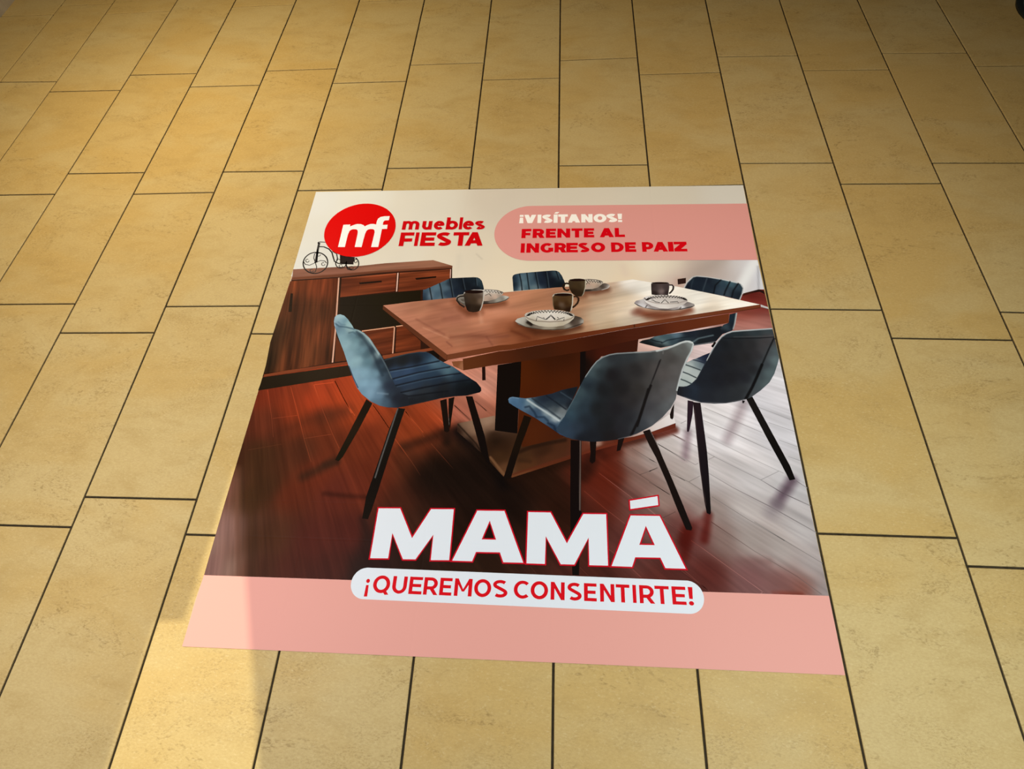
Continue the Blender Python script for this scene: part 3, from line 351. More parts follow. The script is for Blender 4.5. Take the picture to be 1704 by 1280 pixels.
{'n':'top','k':'top','p':'printed_sideboard','z':5,'l':'reddish brown sideboard top','o':[[(-727,370.8),(-506.5,384.6),(-432.2,394.7),(-276.6,407.2),(-212.3,383.6),(-212,372.6),(-425.6,354.2),(-381.9,360),(-568.9,337.7),(-720.3,325.6)]],'c':[(-709.2,354.6,122,84,71),(-583.7,366.7,118,78,66),(-429.6,378.6,132,92,76),(-276.5,390.4,149,106,87),(-227.4,380.4,136,91,72),(-313.8,380.7,134,92,74)],'t':[([(-723.7,332.5),(-570.3,345.5),(-442.1,360.1),(-312.4,370.2),(-212.6,378.4)],7.4,3.5,(97,54,37),0.9),([(-721.7,324.5),(-568.6,337.1),(-441.1,354.5),(-310.6,364.9),(-211.9,371.9)],3.5,2.2,(44,19,11),0.9)],'g':2.2,'r':((-8658.8,-445.5),2200,0.1)},
{'n':'door','k':'door','p':'printed_sideboard','z':6,'l':'sideboard door of streaked walnut','o':[[(-724.8,321.7),(-571.9,334.7),(-524.1,23),(-716.7,-19.3),(-727.9,90.8)]],'c':[(-707.1,305.9,100,47,24),(-609.8,305.9,93,41,21),(-624.6,201.3,60,29,14),(-641.2,113,78,37,17),(-657,28.9,91,44,22),(-724.3,112.3,39,23,12),(-714.7,28.2,30,21,11),(-558.7,113.7,87,41,21),(-549.6,30.2,72,34,17),(-731,246.7,55,28,15),(-590,50.3,66,33,16)],'g':1.8,'r':((-1716.6,8252.1),2600,0.3)},
{'n':'door_handle','k':'door_handle','p':'printed_sideboard','z':7,'o':[[(-711.2,273.3),(-703.5,273.3),(-689.6,201.9),(-700.2,201.8)]],'c':[(-699.3,235.2,26,14,7)],'g':3.0},
{'n':'drawer','k':'drawer','p':'printed_sideboard','z':6,'o':[[(-560.1,334.7),(-387.2,354.4),(-380,282.6),(-549.5,259)]],'c':[(-534.9,317.9,95,42,23),(-421.6,329.8,113,52,29),(-470.7,282.3,104,49,26),(-396.8,294.1,95,41,22)],'t':[([(-561.4,333.1),(-387,352.8)],2.6,2.2,(130,70,47),0.7)],'g':1.8,'r':((-8493.1,-807.2),2600,0.2)},
{'n':'drawer_handle','k':'drawer_handle','p':'printed_sideboard','z':7,'o':[[(-500.9,316.4),(-430.4,324.3),(-428.1,318),(-497.1,309.4)]],'c':[(-465.6,317.9,25,12,7)],'g':3.0},
{'n':'drawer','k':'drawer2','p':'printed_sideboard','z':6,'o':[[(-377.4,355.1),(-218.1,369.9),(-215.3,332.5),(-287.5,289.3),(-370.9,280.3)]],'c':[(-346.1,337,103,49,27),(-252.2,346.5,116,56,32),(-322.8,306,100,45,24)],'t':[([(-377.2,353.8),(-218,368.5)],2.6,2.2,(133,72,48),0.7)],'g':1.8,'r':((-8493.1,-807.2),2600,0.2)},
{'n':'drawer_handle','k':'dh2','p':'printed_sideboard','z':7,'o':[[(-324.8,334.3),(-258.9,342),(-259.2,335.2),(-320.4,327.2)]],'c':[(-292.5,334.5,26,13,7)],'g':3.0},
{'n':'open_recess','k':'open_recess','p':'printed_sideboard','z':6,'o':[[(-549.6,256.7),(-301.3,286.2),(-295.7,243),(-409.1,227.7),(-338.7,154.4),(-479.1,135.6),(-544,190.1)]],'c':[(-474.8,202,21,14,7),(-408.1,247.6,25,19,7),(-556.5,235.7,20,12,7)],'g':5.0},
{'n':'drawer','k':'drawer3','p':'printed_sideboard','z':6,'o':[[(-478.1,129.9),(-363.8,147.1),(-354.3,56.2),(-381.2,50.2)]],'c':[(-388.2,125.9,94,42,21),(-379.5,73.3,83,36,18)],'g':1.8,'r':((-8248.8,-1705.4),2600,0.22)},
{'n':'drawer','k':'drawer4','p':'printed_sideboard','z':6,'o':[[(-533,116.4),(-476.7,31.3),(-517.5,25.1)]],'c':[(-507.2,41,84,39,19)],'g':2.0},
{'n':'drawer','k':'drawer5','p':'printed_sideboard','z':6,'o':[[(-355.4,150.7),(-335.5,153),(-276.8,99.6),(-273,70.6),(-345.5,59.3)]],'c':[(-313.2,105.3,100,44,21),(-291.1,74.2,90,39,19)],'g':1.8,'r':((-8248.8,-1705.4),2600,0.22)},
{'n':'metal_strip','k':'metal strip 0','p':'printed_sideboard','z':8,'l':'pale metal edge strip','s':[([(-569.2,335.5),(-538.8,135.8),(-524.1,23)],4.4,(203,158,139))]},
{'n':'metal_strip','k':'metal strip 1','p':'printed_sideboard','z':8,'l':'pale metal edge strip','s':[([(-382.6,355.2),(-375.7,281.5)],3.9,(213,174,162))]},
{'n':'metal_strip','k':'metal strip 2','p':'printed_sideboard','z':8,'l':'pale metal edge strip','s':[([(-216.8,369.9),(-214.1,334.2)],3,(199,163,155))]},
{'n':'metal_strip','k':'metal strip 3','p':'printed_sideboard','z':8,'l':'pale metal edge strip','s':[([(-457.6,132.9),(-361.8,149.3)],3.6,(210,155,125))]},
{'n':'metal_strip','k':'metal strip 4','p':'printed_sideboard','z':8,'l':'pale metal edge strip','s':[([(-357.5,150.7),(-336.9,154.1)],3.6,(212,157,126))]},
{'n':'metal_strip','k':'metal strip 5','p':'printed_sideboard','z':8,'l':'pale metal edge strip','s':[([(-361.6,147.8),(-352.6,56.2)],3.5,(207,156,131))]},
{'n':'door_gap','k':'metal strip 6','p':'printed_sideboard','z':8,'s':[([(-565.5,334.7),(-539.1,190.1)],3.4,(36,19,9))]},
{'n':'plinth','k':'plinth','p':'printed_sideboard','z':6,'o':[[(-717.8,-17.4),(-523.8,19),(-475.9,27),(-473,19.7),(-714.6,-27.1)]],'c':[(-715.9,-20.4,113,55,31),(-512.3,22.6,109,50,28)],'g':2.5},
{'n':'plinth','k':'plinth2','p':'printed_sideboard','z':6,'o':[[(-381,48.8),(-272.9,70.3),(-271.8,61.5),(-376.3,38.2)],[(-382.2,47.6),(-237.4,77.5),(-236.2,68.1),(-376.1,37)]],'c':[(-271.3,58,122,61,36)],'g':2.5},
{'n':'kick_board','k':'kick_board','p':'printed_sideboard','z':5,'o':[[(-718.9,-28.8),(-472.5,15.2),(-459.2,-19.3),(-720.2,-72.2),(-718.9,-52.1)]],'c':[(-707.3,-51.9,25,17,8),(-506.5,-5.5,32,22,12)],'g':4.0},
{'n':'kick_board','k':'kick2','p':'printed_sideboard','z':5,'o':[[(-253.1,64.9),(-234.8,68.4),(-215.9,53.5),(-215.6,38.6)]],'c':[(-227.2,54.5,16,10,7)],'g':4.0},
{'n':'printed_bicycle_ornament','k':'printed_bicycle_ornament','p':'floor_poster','z':6,'l':'dark wire bicycle ornament printed on the sideboard','s':[([(-621.7,407.8),(-619.9,402),(-618.7,396.2),(-618.2,390.5),(-618.5,384.8),(-619.4,379.4),(-621,374.3),(-623.3,369.6),(-626.2,365.4),(-629.6,361.8),(-633.5,358.7),(-637.9,356.3),(-642.6,354.5),(-647.6,353.5),(-652.8,353.3),(-658.1,353.8),(-663.5,355),(-668.8,356.9),(-673.9,359.5),(-678.8,362.7),(-683.4,366.6),(-687.6,371),(-691.3,375.8),(-694.5,381),(-697.1,386.5),(-699,392.2),(-700.3,398),(-700.9,403.8),(-700.8,409.5),(-699.9,415.1),(-698.4,420.3),(-696.2,425.1),(-693.3,429.5),(-689.9,433.3),(-685.9,436.5),(-681.5,439),(-676.6,440.8),(-671.5,441.8),(-666.2,442.1),(-660.7,441.5),(-655.3,440.2),(-649.9,438.2),(-644.7,435.5),(-639.7,432.1),(-635.1,428.1),(-630.9,423.6),(-627.3,418.6),(-624.2,413.3),(-621.7,407.8)],4.2,(41,37,38)),([(-666.1,483.6),(-664.6,457.7),(-661.5,425),(-659.7,398.2)],7.5,(61,60,62)),([(-665.6,455.9),(-655.8,400)],4.6,(41,37,38)),([(-670.3,485.8),(-664.9,487.3),(-645,485.6)],3.5,(80,80,83)),([(-670.3,485.8),(-666.7,479.9)],5.9,(41,37,39)),([(-665.2,466.9),(-646.4,465.7),(-627.1,455.7),(-614.1,441),(-605.7,421.1),(-597.7,403.3),(-583.3,394.4)],4.3,(41,37,39)),([(-613.8,446.5),(-597.4,435.5),(-590.9,417.5),(-590.7,403.2)],3.7,(41,37,39)),([(-659.7,398.2),(-676.9,387.6),(-691.8,391.2),(-700.9,403.7)],2.8,(56,54,55)),([(-659.7,398.2),(-644.8,407),(-630.3,405.2),(-622.8,396.3)],2.8,(56,54,56)),([(-659.7,398.2),(-651.1,378.7),(-651.3,361.3),(-660.8,354.3)],2.8,(56,54,55)),([(-659.7,398.2),(-669.8,417.9),(-671,435.9),(-663.7,441.3)],2.9,(56,54,56)),([(-682.7,406.5),(-682.6,403.8),(-683.5,401.6),(-685.4,400.3),(-687.8,400.2),(-690.3,401.3),(-692.4,403.3),(-693.8,406),(-694.1,408.7),(-693.4,411.1),(-691.7,412.6),(-689.3,412.9),(-686.8,412.1)],2.6,(61,59,62)),([(-626.9,392),(-626.8,389.4),(-627.8,387.2),(-629.7,385.9),(-632.1,385.8),(-634.6,386.9),(-636.7,388.9),(-638,391.5),(-638.3,394.3),(-637.5,396.6),(-635.7,398.1),(-633.4,398.4),(-630.9,397.6)],2.5,(62,60,62)),([(-650.9,432.2),(-650.8,429.4),(-651.8,427.2),(-653.7,425.9),(-656.1,425.8),(-658.7,426.9),(-660.8,429),(-662.1,431.7),(-662.4,434.5),(-661.6,436.8),(-659.9,438.4),(-657.6,438.7),(-655,437.8)],2.6,(61,60,62)),([(-659.2,365.5),(-659.1,362.8),(-660.1,360.7),(-661.9,359.4),(-664.3,359.3),(-666.8,360.3),(-668.9,362.4),(-670.2,364.9),(-670.5,367.6),(-669.7,369.9),(-668,371.4),(-665.7,371.7),(-663.2,370.9)],2.5,(61,59,61)),([(-557.9,395.3),(-557.4,391.8),(-557.5,388.3),(-558.2,385.1),(-559.3,382.2),(-560.9,379.7),(-563,377.7),(-565.4,376.2),(-568.1,375.3),(-571,375),(-574.1,375.3),(-577.1,376.2),(-580.2,377.7),(-583,379.8),(-585.7,382.3),(-588,385.2),(-589.9,388.4),(-591.4,391.9),(-592.4,395.5),(-592.9,399),(-592.9,402.5)],3.4,(42,37,39)),([(-531,417.5),(-528.1,415.3),(-525.5,412.7),(-523.1,409.8),(-520.9,406.5),(-519.1,403),(-517.7,399.3),(-516.6,395.6),(-515.9,391.8),(-515.7,388),(-515.9,384.4),(-516.5,381),(-517.5,377.9),(-518.9,375.1),(-520.6,372.7),(-522.7,370.7),(-525,369.2),(-527.6,368.1),(-530.4,367.6),(-533.3,367.7),(-536.2,368.2),(-539.2,369.3),(-542.1,370.9),(-545,372.9),(-547.6,375.4),(-550.1,378.2),(-552.3,381.4),(-554.2,384.8),(-555.8,388.5),(-556.9,392.2),(-557.7,396),(-558,399.8),(-558,403.5)],3.6,(42,38,39)),([(-566.7,383.7),(-566.8,381.2),(-568.2,379.2),(-570.6,378.2),(-573.4,378.4),(-576.1,379.7),(-578.1,381.9),(-579,384.4),(-578.5,386.9),(-576.8,388.6),(-574.3,389.4),(-571.4,388.9),(-568.8,387.4)],2.5,(42,37,39)),([(-530.1,376.6),(-530.3,374.1),(-531.9,372.2),(-534.5,371.1),(-537.6,371.3),(-540.5,372.6),(-542.6,374.8),(-543.5,377.3),(-542.9,379.7),(-541,381.5),(-538.2,382.2),(-535.1,381.8),(-532.4,380.2)],2.5,(42,38,39)),([(-523.8,404.7),(-523.6,401.2),(-524.4,398.5),(-526.1,397.1),(-528.1,397.3),(-530.3,399.1),(-532,402.1),(-532.9,405.7),(-532.8,409.1),(-531.8,411.5),(-530,412.6),(-527.9,411.9),(-525.8,409.8)],2.5,(42,38,39)),([(-592.8,399.7),(-587.3,413.9),(-581,410.3)],3.1,(42,37,39)),([(-556.8,387.2),(-547.8,369.7),(-533.6,367.2)],2.8,(42,37,39)),([(-583.3,394.4),(-532.9,392.4)],4.5,(42,37,39))]},
{'n':'basket','k':'basket','p':'printed_bicycle_ornament','z':6,'o':[[(-585.8,431.1),(-558.6,424.5),(-533.1,420.1),(-534.1,391.7),(-577.7,394.3)]],'c':[(-543.4,411.5,36,27,29),(-558.2,416.6,30,23,24)],'g':2,'m':(9,0.158)},
{'n':'printed_chair','k':'chairE','p':'floor_poster','z':5,'l':'blue velvet printed chair behind the table nearest the sideboard','o':[[(-291.9,266.4),(-293.8,289.3),(-293.2,302.5),(-289.9,312.5),(-284.7,319.8),(-276,324.2),(-249.9,328.5),(-208,334.2),(-142.2,337.5),(-130.2,336.8),(-122,332.4),(-114.6,322.4),(-109.4,305.8),(-105.6,289.4),(-123.5,269.9),(-164.6,266.6),(-189.8,258.5),(-261.3,247.7),(-289.6,248.3)]],'c':[(-288.8,299.2,53,76,99),(-282,266.4,37,54,75),(-271.5,266.4,102,124,144),(-275.4,309.1,66,92,113),(-270,319.1,78,104,124),(-257,299.2,81,109,130),(-247.9,266.5,62,86,106),(-234.7,253.6,85,106,121),(-233.3,322.5,66,90,107),(-227.7,295.9,74,97,116),(-217.3,273,44,61,80),(-211.4,315.8,30,40,52),(-198.2,315.8,27,37,50),(-189.6,282.8,23,32,46),(-180.4,322.4,19,26,36),(-162.7,302.5,17,22,30),(-138.2,322.4,18,26,35),(-125.4,325.7,53,71,84),(-116.5,312.4,36,51,62),(-130.3,289.4,16,20,27),(-288.6,256.7,27,40,55)],'t':[([(-282.6,317.5),(-273.8,295.9),(-261.7,250.3)],2.7,2.5,(12,15,21),0.9),([(-249.2,327.5),(-239.5,295.9),(-228.6,252)],2.7,2.5,(12,15,21),0.9),([(-215.3,332.5),(-206.7,295.9),(-198.4,261.7)],2.7,2.5,(12,15,21),0.9),([(-177.5,334.1),(-165.4,289.4)],2.7,2.5,(12,15,22),0.9),([(-135.4,335.1),(-130.3,305.8)],2.7,2.5,(12,16,22),0.9),([(-280.2,317.5),(-271.4,295.9),(-259.3,250.3)],1.7,2.1,(102,124,141),0.35),([(-246.8,327.5),(-237.2,295.9),(-226.2,252)],1.7,2.1,(102,125,142),0.35),([(-212.9,332.5),(-204.3,295.9),(-196.1,261.7)],1.7,2.1,(103,126,142),0.35),([(-175.1,334.1),(-163.1,289.4)],1.7,2.1,(103,126,143),0.35),([(-133,335.1),(-128,305.8)],1.7,2.1,(104,127,144),0.35)],'g':1.5,'m':(33.6,0.045)},
{'n':'printed_chair','k':'chairF','p':'floor_poster','z':5,'l':'blue velvet printed chair behind the middle of the table','o':[[(-21.3,336),(-19.7,344.3),(-14.1,348.7),(3.5,353.4),(73.7,361),(99.7,363.6),(111.4,363.2),(121.8,357.5),(129.7,344.1),(136.3,325.9),(141,311.1),(139,298.1),(60,291.5),(-15.3,282.7)]],'c':[(-13.8,332.6,21,31,46),(-6.2,336,43,65,85),(-6.9,296.4,29,47,64),(6.1,293.1,128,147,160),(6.8,335.9,85,111,129),(15.6,312.8,88,116,132),(24,296.4,63,88,104),(32.7,339.2,66,89,107),(38.8,312.8,56,79,97),(44.4,299.7,94,115,127),(58.7,339.2,27,37,53),(67,319.3,23,32,48),(84.4,345.8,20,26,38),(100.4,322.6,16,21,31),(115.4,352.5,50,69,82),(125.9,335.8,33,46,57),(123.6,309.5,16,23,30),(-15.1,306.2,18,26,37)],'t':[([(0.5,350),(7,319.4),(11.1,285)],2.7,2.5,(12,16,22),0.9),([(23.1,353.3),(27.6,322.6),(32.4,289.9)],2.7,2.5,(12,16,22),0.9),([(49.1,356.6),(55.3,322.6),(60,293.2)],2.7,2.5,(12,16,22),0.9),([(81,359.9),(86.2,325.9),(89.3,296.4)],2.7,2.5,(12,16,22),0.9),([(113.2,360.9),(122.1,329.2)],2.7,2.5,(12,16,23),0.9),([(2.8,350),(9.4,319.4),(13.4,285)],1.7,2.1,(104,128,146),0.35),([(25.4,353.3),(29.9,322.6),(34.7,289.9)],1.7,2.1,(104,129,146),0.35),([(51.4,356.6),(57.6,322.6),(62.3,293.2)],1.7,2.1,(104,129,146),0.35),([(83.4,359.9),(88.5,325.9),(91.6,296.4)],1.7,2.1,(104,129,147),0.35),([(115.6,360.9),(124.5,329.2)],1.7,2.1,(104,129,147),0.35)],'g':1.5,'m':(33.5,0.045)},
{'n':'printed_chair','k':'chairD','p':'floor_poster','z':5,'l':'navy printed chair at the far end of the table with white rim','o':[[(488,291.4),(494.1,304.2),(501.2,317),(511.3,329.6),(520.2,338.1),(532.7,342),(548.7,340.9),(564.5,338.4),(603.6,329.6),(642.1,319.8),(657.5,312.8),(662.4,304.2),(663.7,294.9),(656.5,271.8),(647,251),(608.5,264.3),(542.3,281.8)]],'c':[(496.2,299,19,25,37),(514.3,319.8,25,36,49),(536.8,330.3,21,30,43),(533.9,302.4,23,32,45),(562.8,323.3,23,30,43),(554.4,295.6,28,39,52),(576.4,302.5,25,34,47),(588.6,316.3,28,38,49),(599.3,316.3,50,70,86),(593.2,288.7,45,61,78),(608.5,305.9,42,61,78),(609.9,275.1,52,67,82),(628.4,316.3,60,90,106),(619.5,288.8,47,61,76),(633.2,312.8,68,101,116),(640.7,309.4,48,65,80),(633.4,275.2,29,39,52),(652.4,299.1,39,56,70),(645.6,268.4,23,32,43)],'t':[([(488,291.4),(501.2,317),(520.2,338.1),(532.7,342),(564.5,338.4),(603.6,329.6),(657.5,312.8),(663.7,294.9),(656.5,271.8),(647,251)],4,2.4,(201,208,216),0.95),([(562.7,333.8),(543.6,281.8)],2,2.4,(64,78,91),0.6),([(601.8,326.1),(583.4,305.9),(574.4,275.1)],2.8,2.4,(13,17,24),0.9),([(627.6,319.8),(609.9,285.3),(603,266.7)],2.8,2.4,(13,17,24),0.9),([(650.4,312.8),(632.2,285.4),(624.1,260)],2.8,2.4,(13,17,24),0.9),([(524,335.6),(514.2,305.9),(511.2,288.6)],2,2.8,(55,69,83),0.4)],'g':1.5,'m':(32,0.045)},
{'n':'backrest_lower','k':'backrest_lower','p':'chairD','z':5,'o':[[(610.4,199.5),(633,206.1),(623,170),(615.1,149.4),(609.2,143.1),(581.2,130.4),(578.7,150.7),(589.1,163.5),(603.9,169.9)]],'c':[(620.1,195.7,23,37,49),(612.4,157.3,19,28,40),(594.3,154,49,65,76),(587.2,138.2,17,22,31)],'t':[([(630.9,203.8),(621.3,166.8),(615.1,149.4)],3.4,2.3,(192,199,204),0.85)],'g':2.0},
{'n':'seat','k':'seat','p':'chairD','z':4,'o':[[(348.1,100.3),(358.7,108.2),(379.4,113),(395.4,122.5),(439.5,131.4),(491.1,139),(582.2,158.6),(592.6,150.8),(581.2,130.4),(559.1,103.9),(552.5,100.8),(498.9,91),(461.8,96.8),(436.1,90.4),(407.8,83.4),(373,92.8)]],'c':[(361,103.5,16,20,24),(386.8,108.4,28,41,49),(395.1,117.8,89,115,126),(420.6,118.1,57,80,92),(454.2,124.6,84,108,127),(490,128,22,30,43),(416.8,102.5,109,132,140),(442.4,105.8,47,65,76),(467.7,106.1,28,39,49),(488.2,109.4,37,50,59),(540.3,125.3,22,28,37),(566.3,131.8,19,24,32),(525,100.5,20,26,32),(410.7,88.6,13,17,20),(378.3,96,11,13,15)],'t':[([(381.9,111.5),(396.7,105.4),(411.8,102.5)],2.2,1.8,(15,22,28),0.9),([(411.5,99.4),(427.5,108.8),(463.6,116.9),(504.9,125)],2.4,2.2,(19,30,41),0.8),([(497.7,103.3),(514,115.8),(555.6,127)],2.6,2.6,(101,121,132),0.7),([(499,91.7),(559.2,104.5)],2.7,2.2,(144,147,155),0.7)],'g':1.6},
{'n':'leg','k':'leg','p':'chairD','z':6,'s':[([(559.1,103.9),(548.4,87)],5.8,(18,10,10)),([(549.3,94.6),(550.4,87)],4.5,(15,8,9))]},
{'n':'leg','k':'legE','p':'chairE','z':4,'s':[([(-85.9,15.7),(-81.7,-29)],9.4,(29,14,10))]},
{'n':'printed_dining_table','k':'printed_dining_table','p':'floor_poster','z':7,'l':'brown wooden printed dining table reflecting a bright window','o':[[(-409.1,227.8),(-314.2,243.1),(-191,258.2),(-45.4,278.1),(120.4,297.8),(231.2,308.8),(343,328.3),(469.7,301.4),(583,270),(700.1,235.2),(470.4,191),(312.4,157.7),(155.3,126.4),(-13.4,89.9),(-46.3,86.9),(-193.6,53.7)]],'c':[(-366.5,220.5,181,125,103),(-291.9,214,172,118,94),(-251.2,181,150,98,78),(-323.9,180.6,167,112,91),(-172.6,117.1,171,116,91),(-203.3,75.2,160,101,77),(-280.4,126.8,167,110,88),(-184.5,236.9,162,108,86),(-180.1,192.4,152,99,81),(-105.6,160.2,187,128,102),(-55.8,215.1,189,131,106),(-3.6,248.8,173,121,95),(68.3,249,166,117,90),(-14.9,118.5,142,83,56),(-34.1,150,149,91,65),(-101.9,113.5,152,95,74),(-117.1,86.4,153,95,71),(37.8,102.3,114,61,37),(106.3,115.4,123,72,47),(157.7,151.4,161,122,96),(200.5,130.7,175,137,109),(121.7,271.7,162,115,91),(175.4,249.3,175,135,107),(246.7,271.9,186,157,133),(265.5,306.1,196,173,155),(337.4,317.6,239,239,240),(316.5,249.7,203,187,167),(244.5,183.9,196,179,158),(260.9,152.1,189,167,141),(313.1,173.6,206,193,176),(380.5,294.7,245,247,247),(424.5,294.7,247,247,247),(350.3,227.7,220,212,201),(506.5,239.2,240,239,234),(625.9,239.6,245,244,239),(555.3,217.7,224,214,201),(416.2,184.9,151,109,89),(383.5,206.1,145,118,100),(348.1,188.8,198,187,176),(467.6,189.4,205,192,178),(524.8,250.2,244,246,246)],'t':[([(7.5,164),(57.9,134.4),(131,135),(179.6,153.2)],13.5,17.3,(73,37,21),0.8),([(-8.9,145.8),(21.5,125.3)],15.4,27,(106,57,35),0.6),([(200.5,279.8),(230.6,279.8),(263.5,289.5)],12.2,16.2,(100,58,41),0.8),([(175.2,257.5),(197.8,263.9)],8.1,14.1,(108,67,48),0.6),([(-166.6,218.8),(-144.5,200.2),(-114.1,201.9)],12.1,18.1,(93,50,33),0.8),([(-116.3,228.5),(-80.6,228.6),(-43,238.2)],12.1,18.2,(98,55,36),0.8),([(-189.3,240.9),(-161.5,218.8)],10.2,18.3,(121,70,49),0.7),([(354.1,207.4),(379.8,197.7),(424,194.6),(471.3,201.4),(498.6,214.7)],13.5,17.4,(115,58,38),0.85),([(340.8,204),(357,210.7)],11.7,15.6,(114,79,70),0.6),([(437,194.7),(405.2,188)],9.6,15.4,(124,73,52),0.5),([(-111.7,203.4),(-103.8,166.6)],4,9.9,(205,154,130),0.5),([(-188.9,113.4),(-134.8,119.8),(-72.7,115.9),(-23.8,119.3)],4.8,11.5,(121,71,55),0.6),([(-300.1,177.6),(-272.2,159.4),(-209.9,123.6)],2.8,5.9,(128,79,64),0.5),([(-216,178.1),(-173.5,184.5)],6,14,(125,78,62),0.5),([(-199.6,97.1),(-183.2,82.6)],2.3,3.8,(110,64,52),0.5),([(-85,115.8),(-65.8,86.8)],2.3,4.8,(121,69,55),0.5),([(-12.4,137.1),(37.6,113.9)],3.8,7.7,(97,48,30),0.6),([(-260.6,231.1),(-201.5,209.2),(-179.8,196.9)],8.1,20.2,(141,91,72),0.5),([(-275.7,147.2),(-195.9,108.9)],2,3.9,(197,145,120),0.4)],'g':1.8,'r':((-8036.5,-1817.8),1600,0.08)},
{'n':'table_edge','k':'table_edge','p':'printed_dining_table','z':8,'o':[[(-409.1,227.8),(-194,53.6),(-195.4,34.6),(-408.1,213.5)],[(-193.6,53.7),(-46.3,86.9),(-13.4,89.9),(155.3,126.4),(312.4,157.7),(470.4,191),(700.1,235.2),(699.5,222.7),(469,176.1),(311.8,145.5),(155.3,108.9),(-12.5,72.1),(-45.1,68.3),(-194.8,34.9)]],'c':[(-382.2,202.4,83,44,26),(-279,116.2,77,40,24),(-209.8,54.7,97,54,35),(-185.9,42.8,113,63,39),(-12.8,79.2,97,49,25),(157.7,124.1,92,40,19),(329.1,152.6,106,53,29),(501.7,191.7,105,55,33),(675.4,231.1,110,57,37)],'t':[([(338.6,161.7),(339.4,147.3)],2.3,1.9,(49,22,12),0.8),([(311.8,144.9),(469,175.5),(699.5,222.7)],2.3,1.9,(50,20,10),0.7)],'g':2.0},
{'n':'apron','k':'apron','p':'printed_dining_table','z':7,'o':[[(-147.2,40),(-45.1,66.8),(-12.4,71.1),(155.3,108.3),(311.8,144.9),(469,175.5),(609.4,202.1),(603.9,169.9),(346.1,110.5),(309.8,101.5),(204.4,71.1),(22.2,33.9),(-60.5,19.8),(-142.6,2)]],'c':[(-129,23.5,86,45,22),(-10.8,40.9,82,37,17),(22.4,57.4,50,24,13),(73.1,68,55,26,13),(140.8,82.9,67,28,11),(242.7,110.4,57,21,9),(344.9,129.9,69,28,15),(499,164.3,90,40,21),(593.6,185.9,100,49,27)],'g':3.0},
{'n':'apron_end','k':'apron_end','p':'printed_dining_table','z':8,'o':[[(-177.8,30.8),(-146.4,33.8),(-143.4,2),(-172.1,16.2)]],'c':[(-163.2,23.1,121,73,46),(-145.3,15.4,143,95,69)],'g':3.0},
{'n':'pedestal_panel','k':'pedestal_panel','p':'printed_dining_table','z':6,'l':'black side of the pedestal','o':[[(-46.7,21),(18.9,33.8),(20.1,-44.1),(18.5,-116.9),(18.1,-187.9),(-41.6,-180.7)]],'c':[(-14.8,-40.8,15,9,7),(-16.8,-150.8,13,8,7)],'g':6.0},
{'n':'pedestal_panel','k':'ped2','p':'printed_dining_table','z':6,'l':'brown centre panel of the pedestal','o':[[(18.3,34.8),(183.7,71.9),(180.9,-142.9),(134.7,-197.9),(33.2,-226.7),(18.7,-187.9),(19.3,-87)]],'c':[(41.6,-1.6,72,30,7),(107.5,38.4,49,20,7),(141.5,-38.3,65,26,7),(76.9,-76.7,68,27,7),(64,-183.9,66,28,9),(126.7,-182.5,59,25,10)],'g':3,'m':(68.2,0.054)},
{'n':'pedestal_panel','k':'ped3','p':'printed_dining_table','z':5,'l':'dark red inner panel of the pedestal','o':[[(182.4,76.8),(271.7,107.8),(350.2,128.7),(342,70.3),(242.5,52.9),(214.5,15.4),(197.9,-13.2),(181.5,-53.7)]],'c':[(191.1,39.5,13,7,7),(208,59.5,45,16,8),(241.5,59.9,59,20,9),(326,90.9,54,20,10)],'t':[([(191.2,72),(188.5,-41.3)],14.4,2.7,(13,7,7),1)],'g':2.5},
{'n':'base','k':'base','p':'printed_dining_table','z':5,'o':[[(-142.7,-162.4),(-44.1,-137),(-36.1,-166.7),(-41,-178.8),(18.5,-177.5),(142.7,-194),(183.3,-205.8),(284.4,-197.7),(369.9,-160),(412.8,-126.5),(428.2,-149),(427,-162.6),(368.2,-184),(223.3,-229.9),(10.4,-309.3),(-11.1,-307.5),(-40.3,-276.8),(-72.1,-244.7),(-141.4,-185.5)]],'c':[(-126.4,-168.7,116,90,73),(-105.5,-164.9,125,98,80),(-89.1,-181,122,95,77),(-61.1,-154,140,113,95),(-47.7,-173.5,116,89,72),(-89.7,-210.2,92,65,50),(-137.5,-178.8,30,16,10),(-100.7,-220.1,15,9,7),(-43.6,-189.8,38,23,14),(-47.3,-222,41,24,14),(-23.2,-230.9,42,24,14),(-38.7,-214.3,30,18,10),(-24.9,-245.5,55,34,18),(30.6,-250.3,59,36,20),(46.3,-280.6,73,42,23),(103,-257.7,70,38,22),(88,-233.3,50,28,16),(-1.8,-294,84,54,34),(142.8,-219.4,64,35,20),(160.2,-225.2,73,36,23),(203.3,-224.2,91,43,29),(226.5,-211.1,151,120,108),(246.6,-213.7,85,35,22),(281.4,-200.3,83,34,20),(333.9,-183.2,85,35,22),(394.1,-143.2,210,203,208),(412,-136.3,212,207,212),(363.7,-166.6,160,132,121),(377.8,-169.5,88,37,25),(419,-155.7,84,34,23)],'t':[([(11.6,-305.1),(157.3,-250.1),(223.3,-225.6),(368.5,-179.2),(426.9,-157.1)],8.8,4,(85,37,22),0.75),([(15.8,-244.5),(52.9,-226.3),(96.3,-214.2),(142.7,-203.6)],6.5,6.5,(33,18,10),0.8),([(-141.3,-164.4),(-87.4,-219.8),(-71.5,-244.7)],2.6,2.3,(22,13,8),0.7),([(-47.8,-256.5),(-10.3,-301.4)],4.7,3.2,(104,72,48),0.9),([(28.3,-262.7),(54.3,-265.1)],4.8,7.9,(47,28,16),0.6)],'g':2.2},
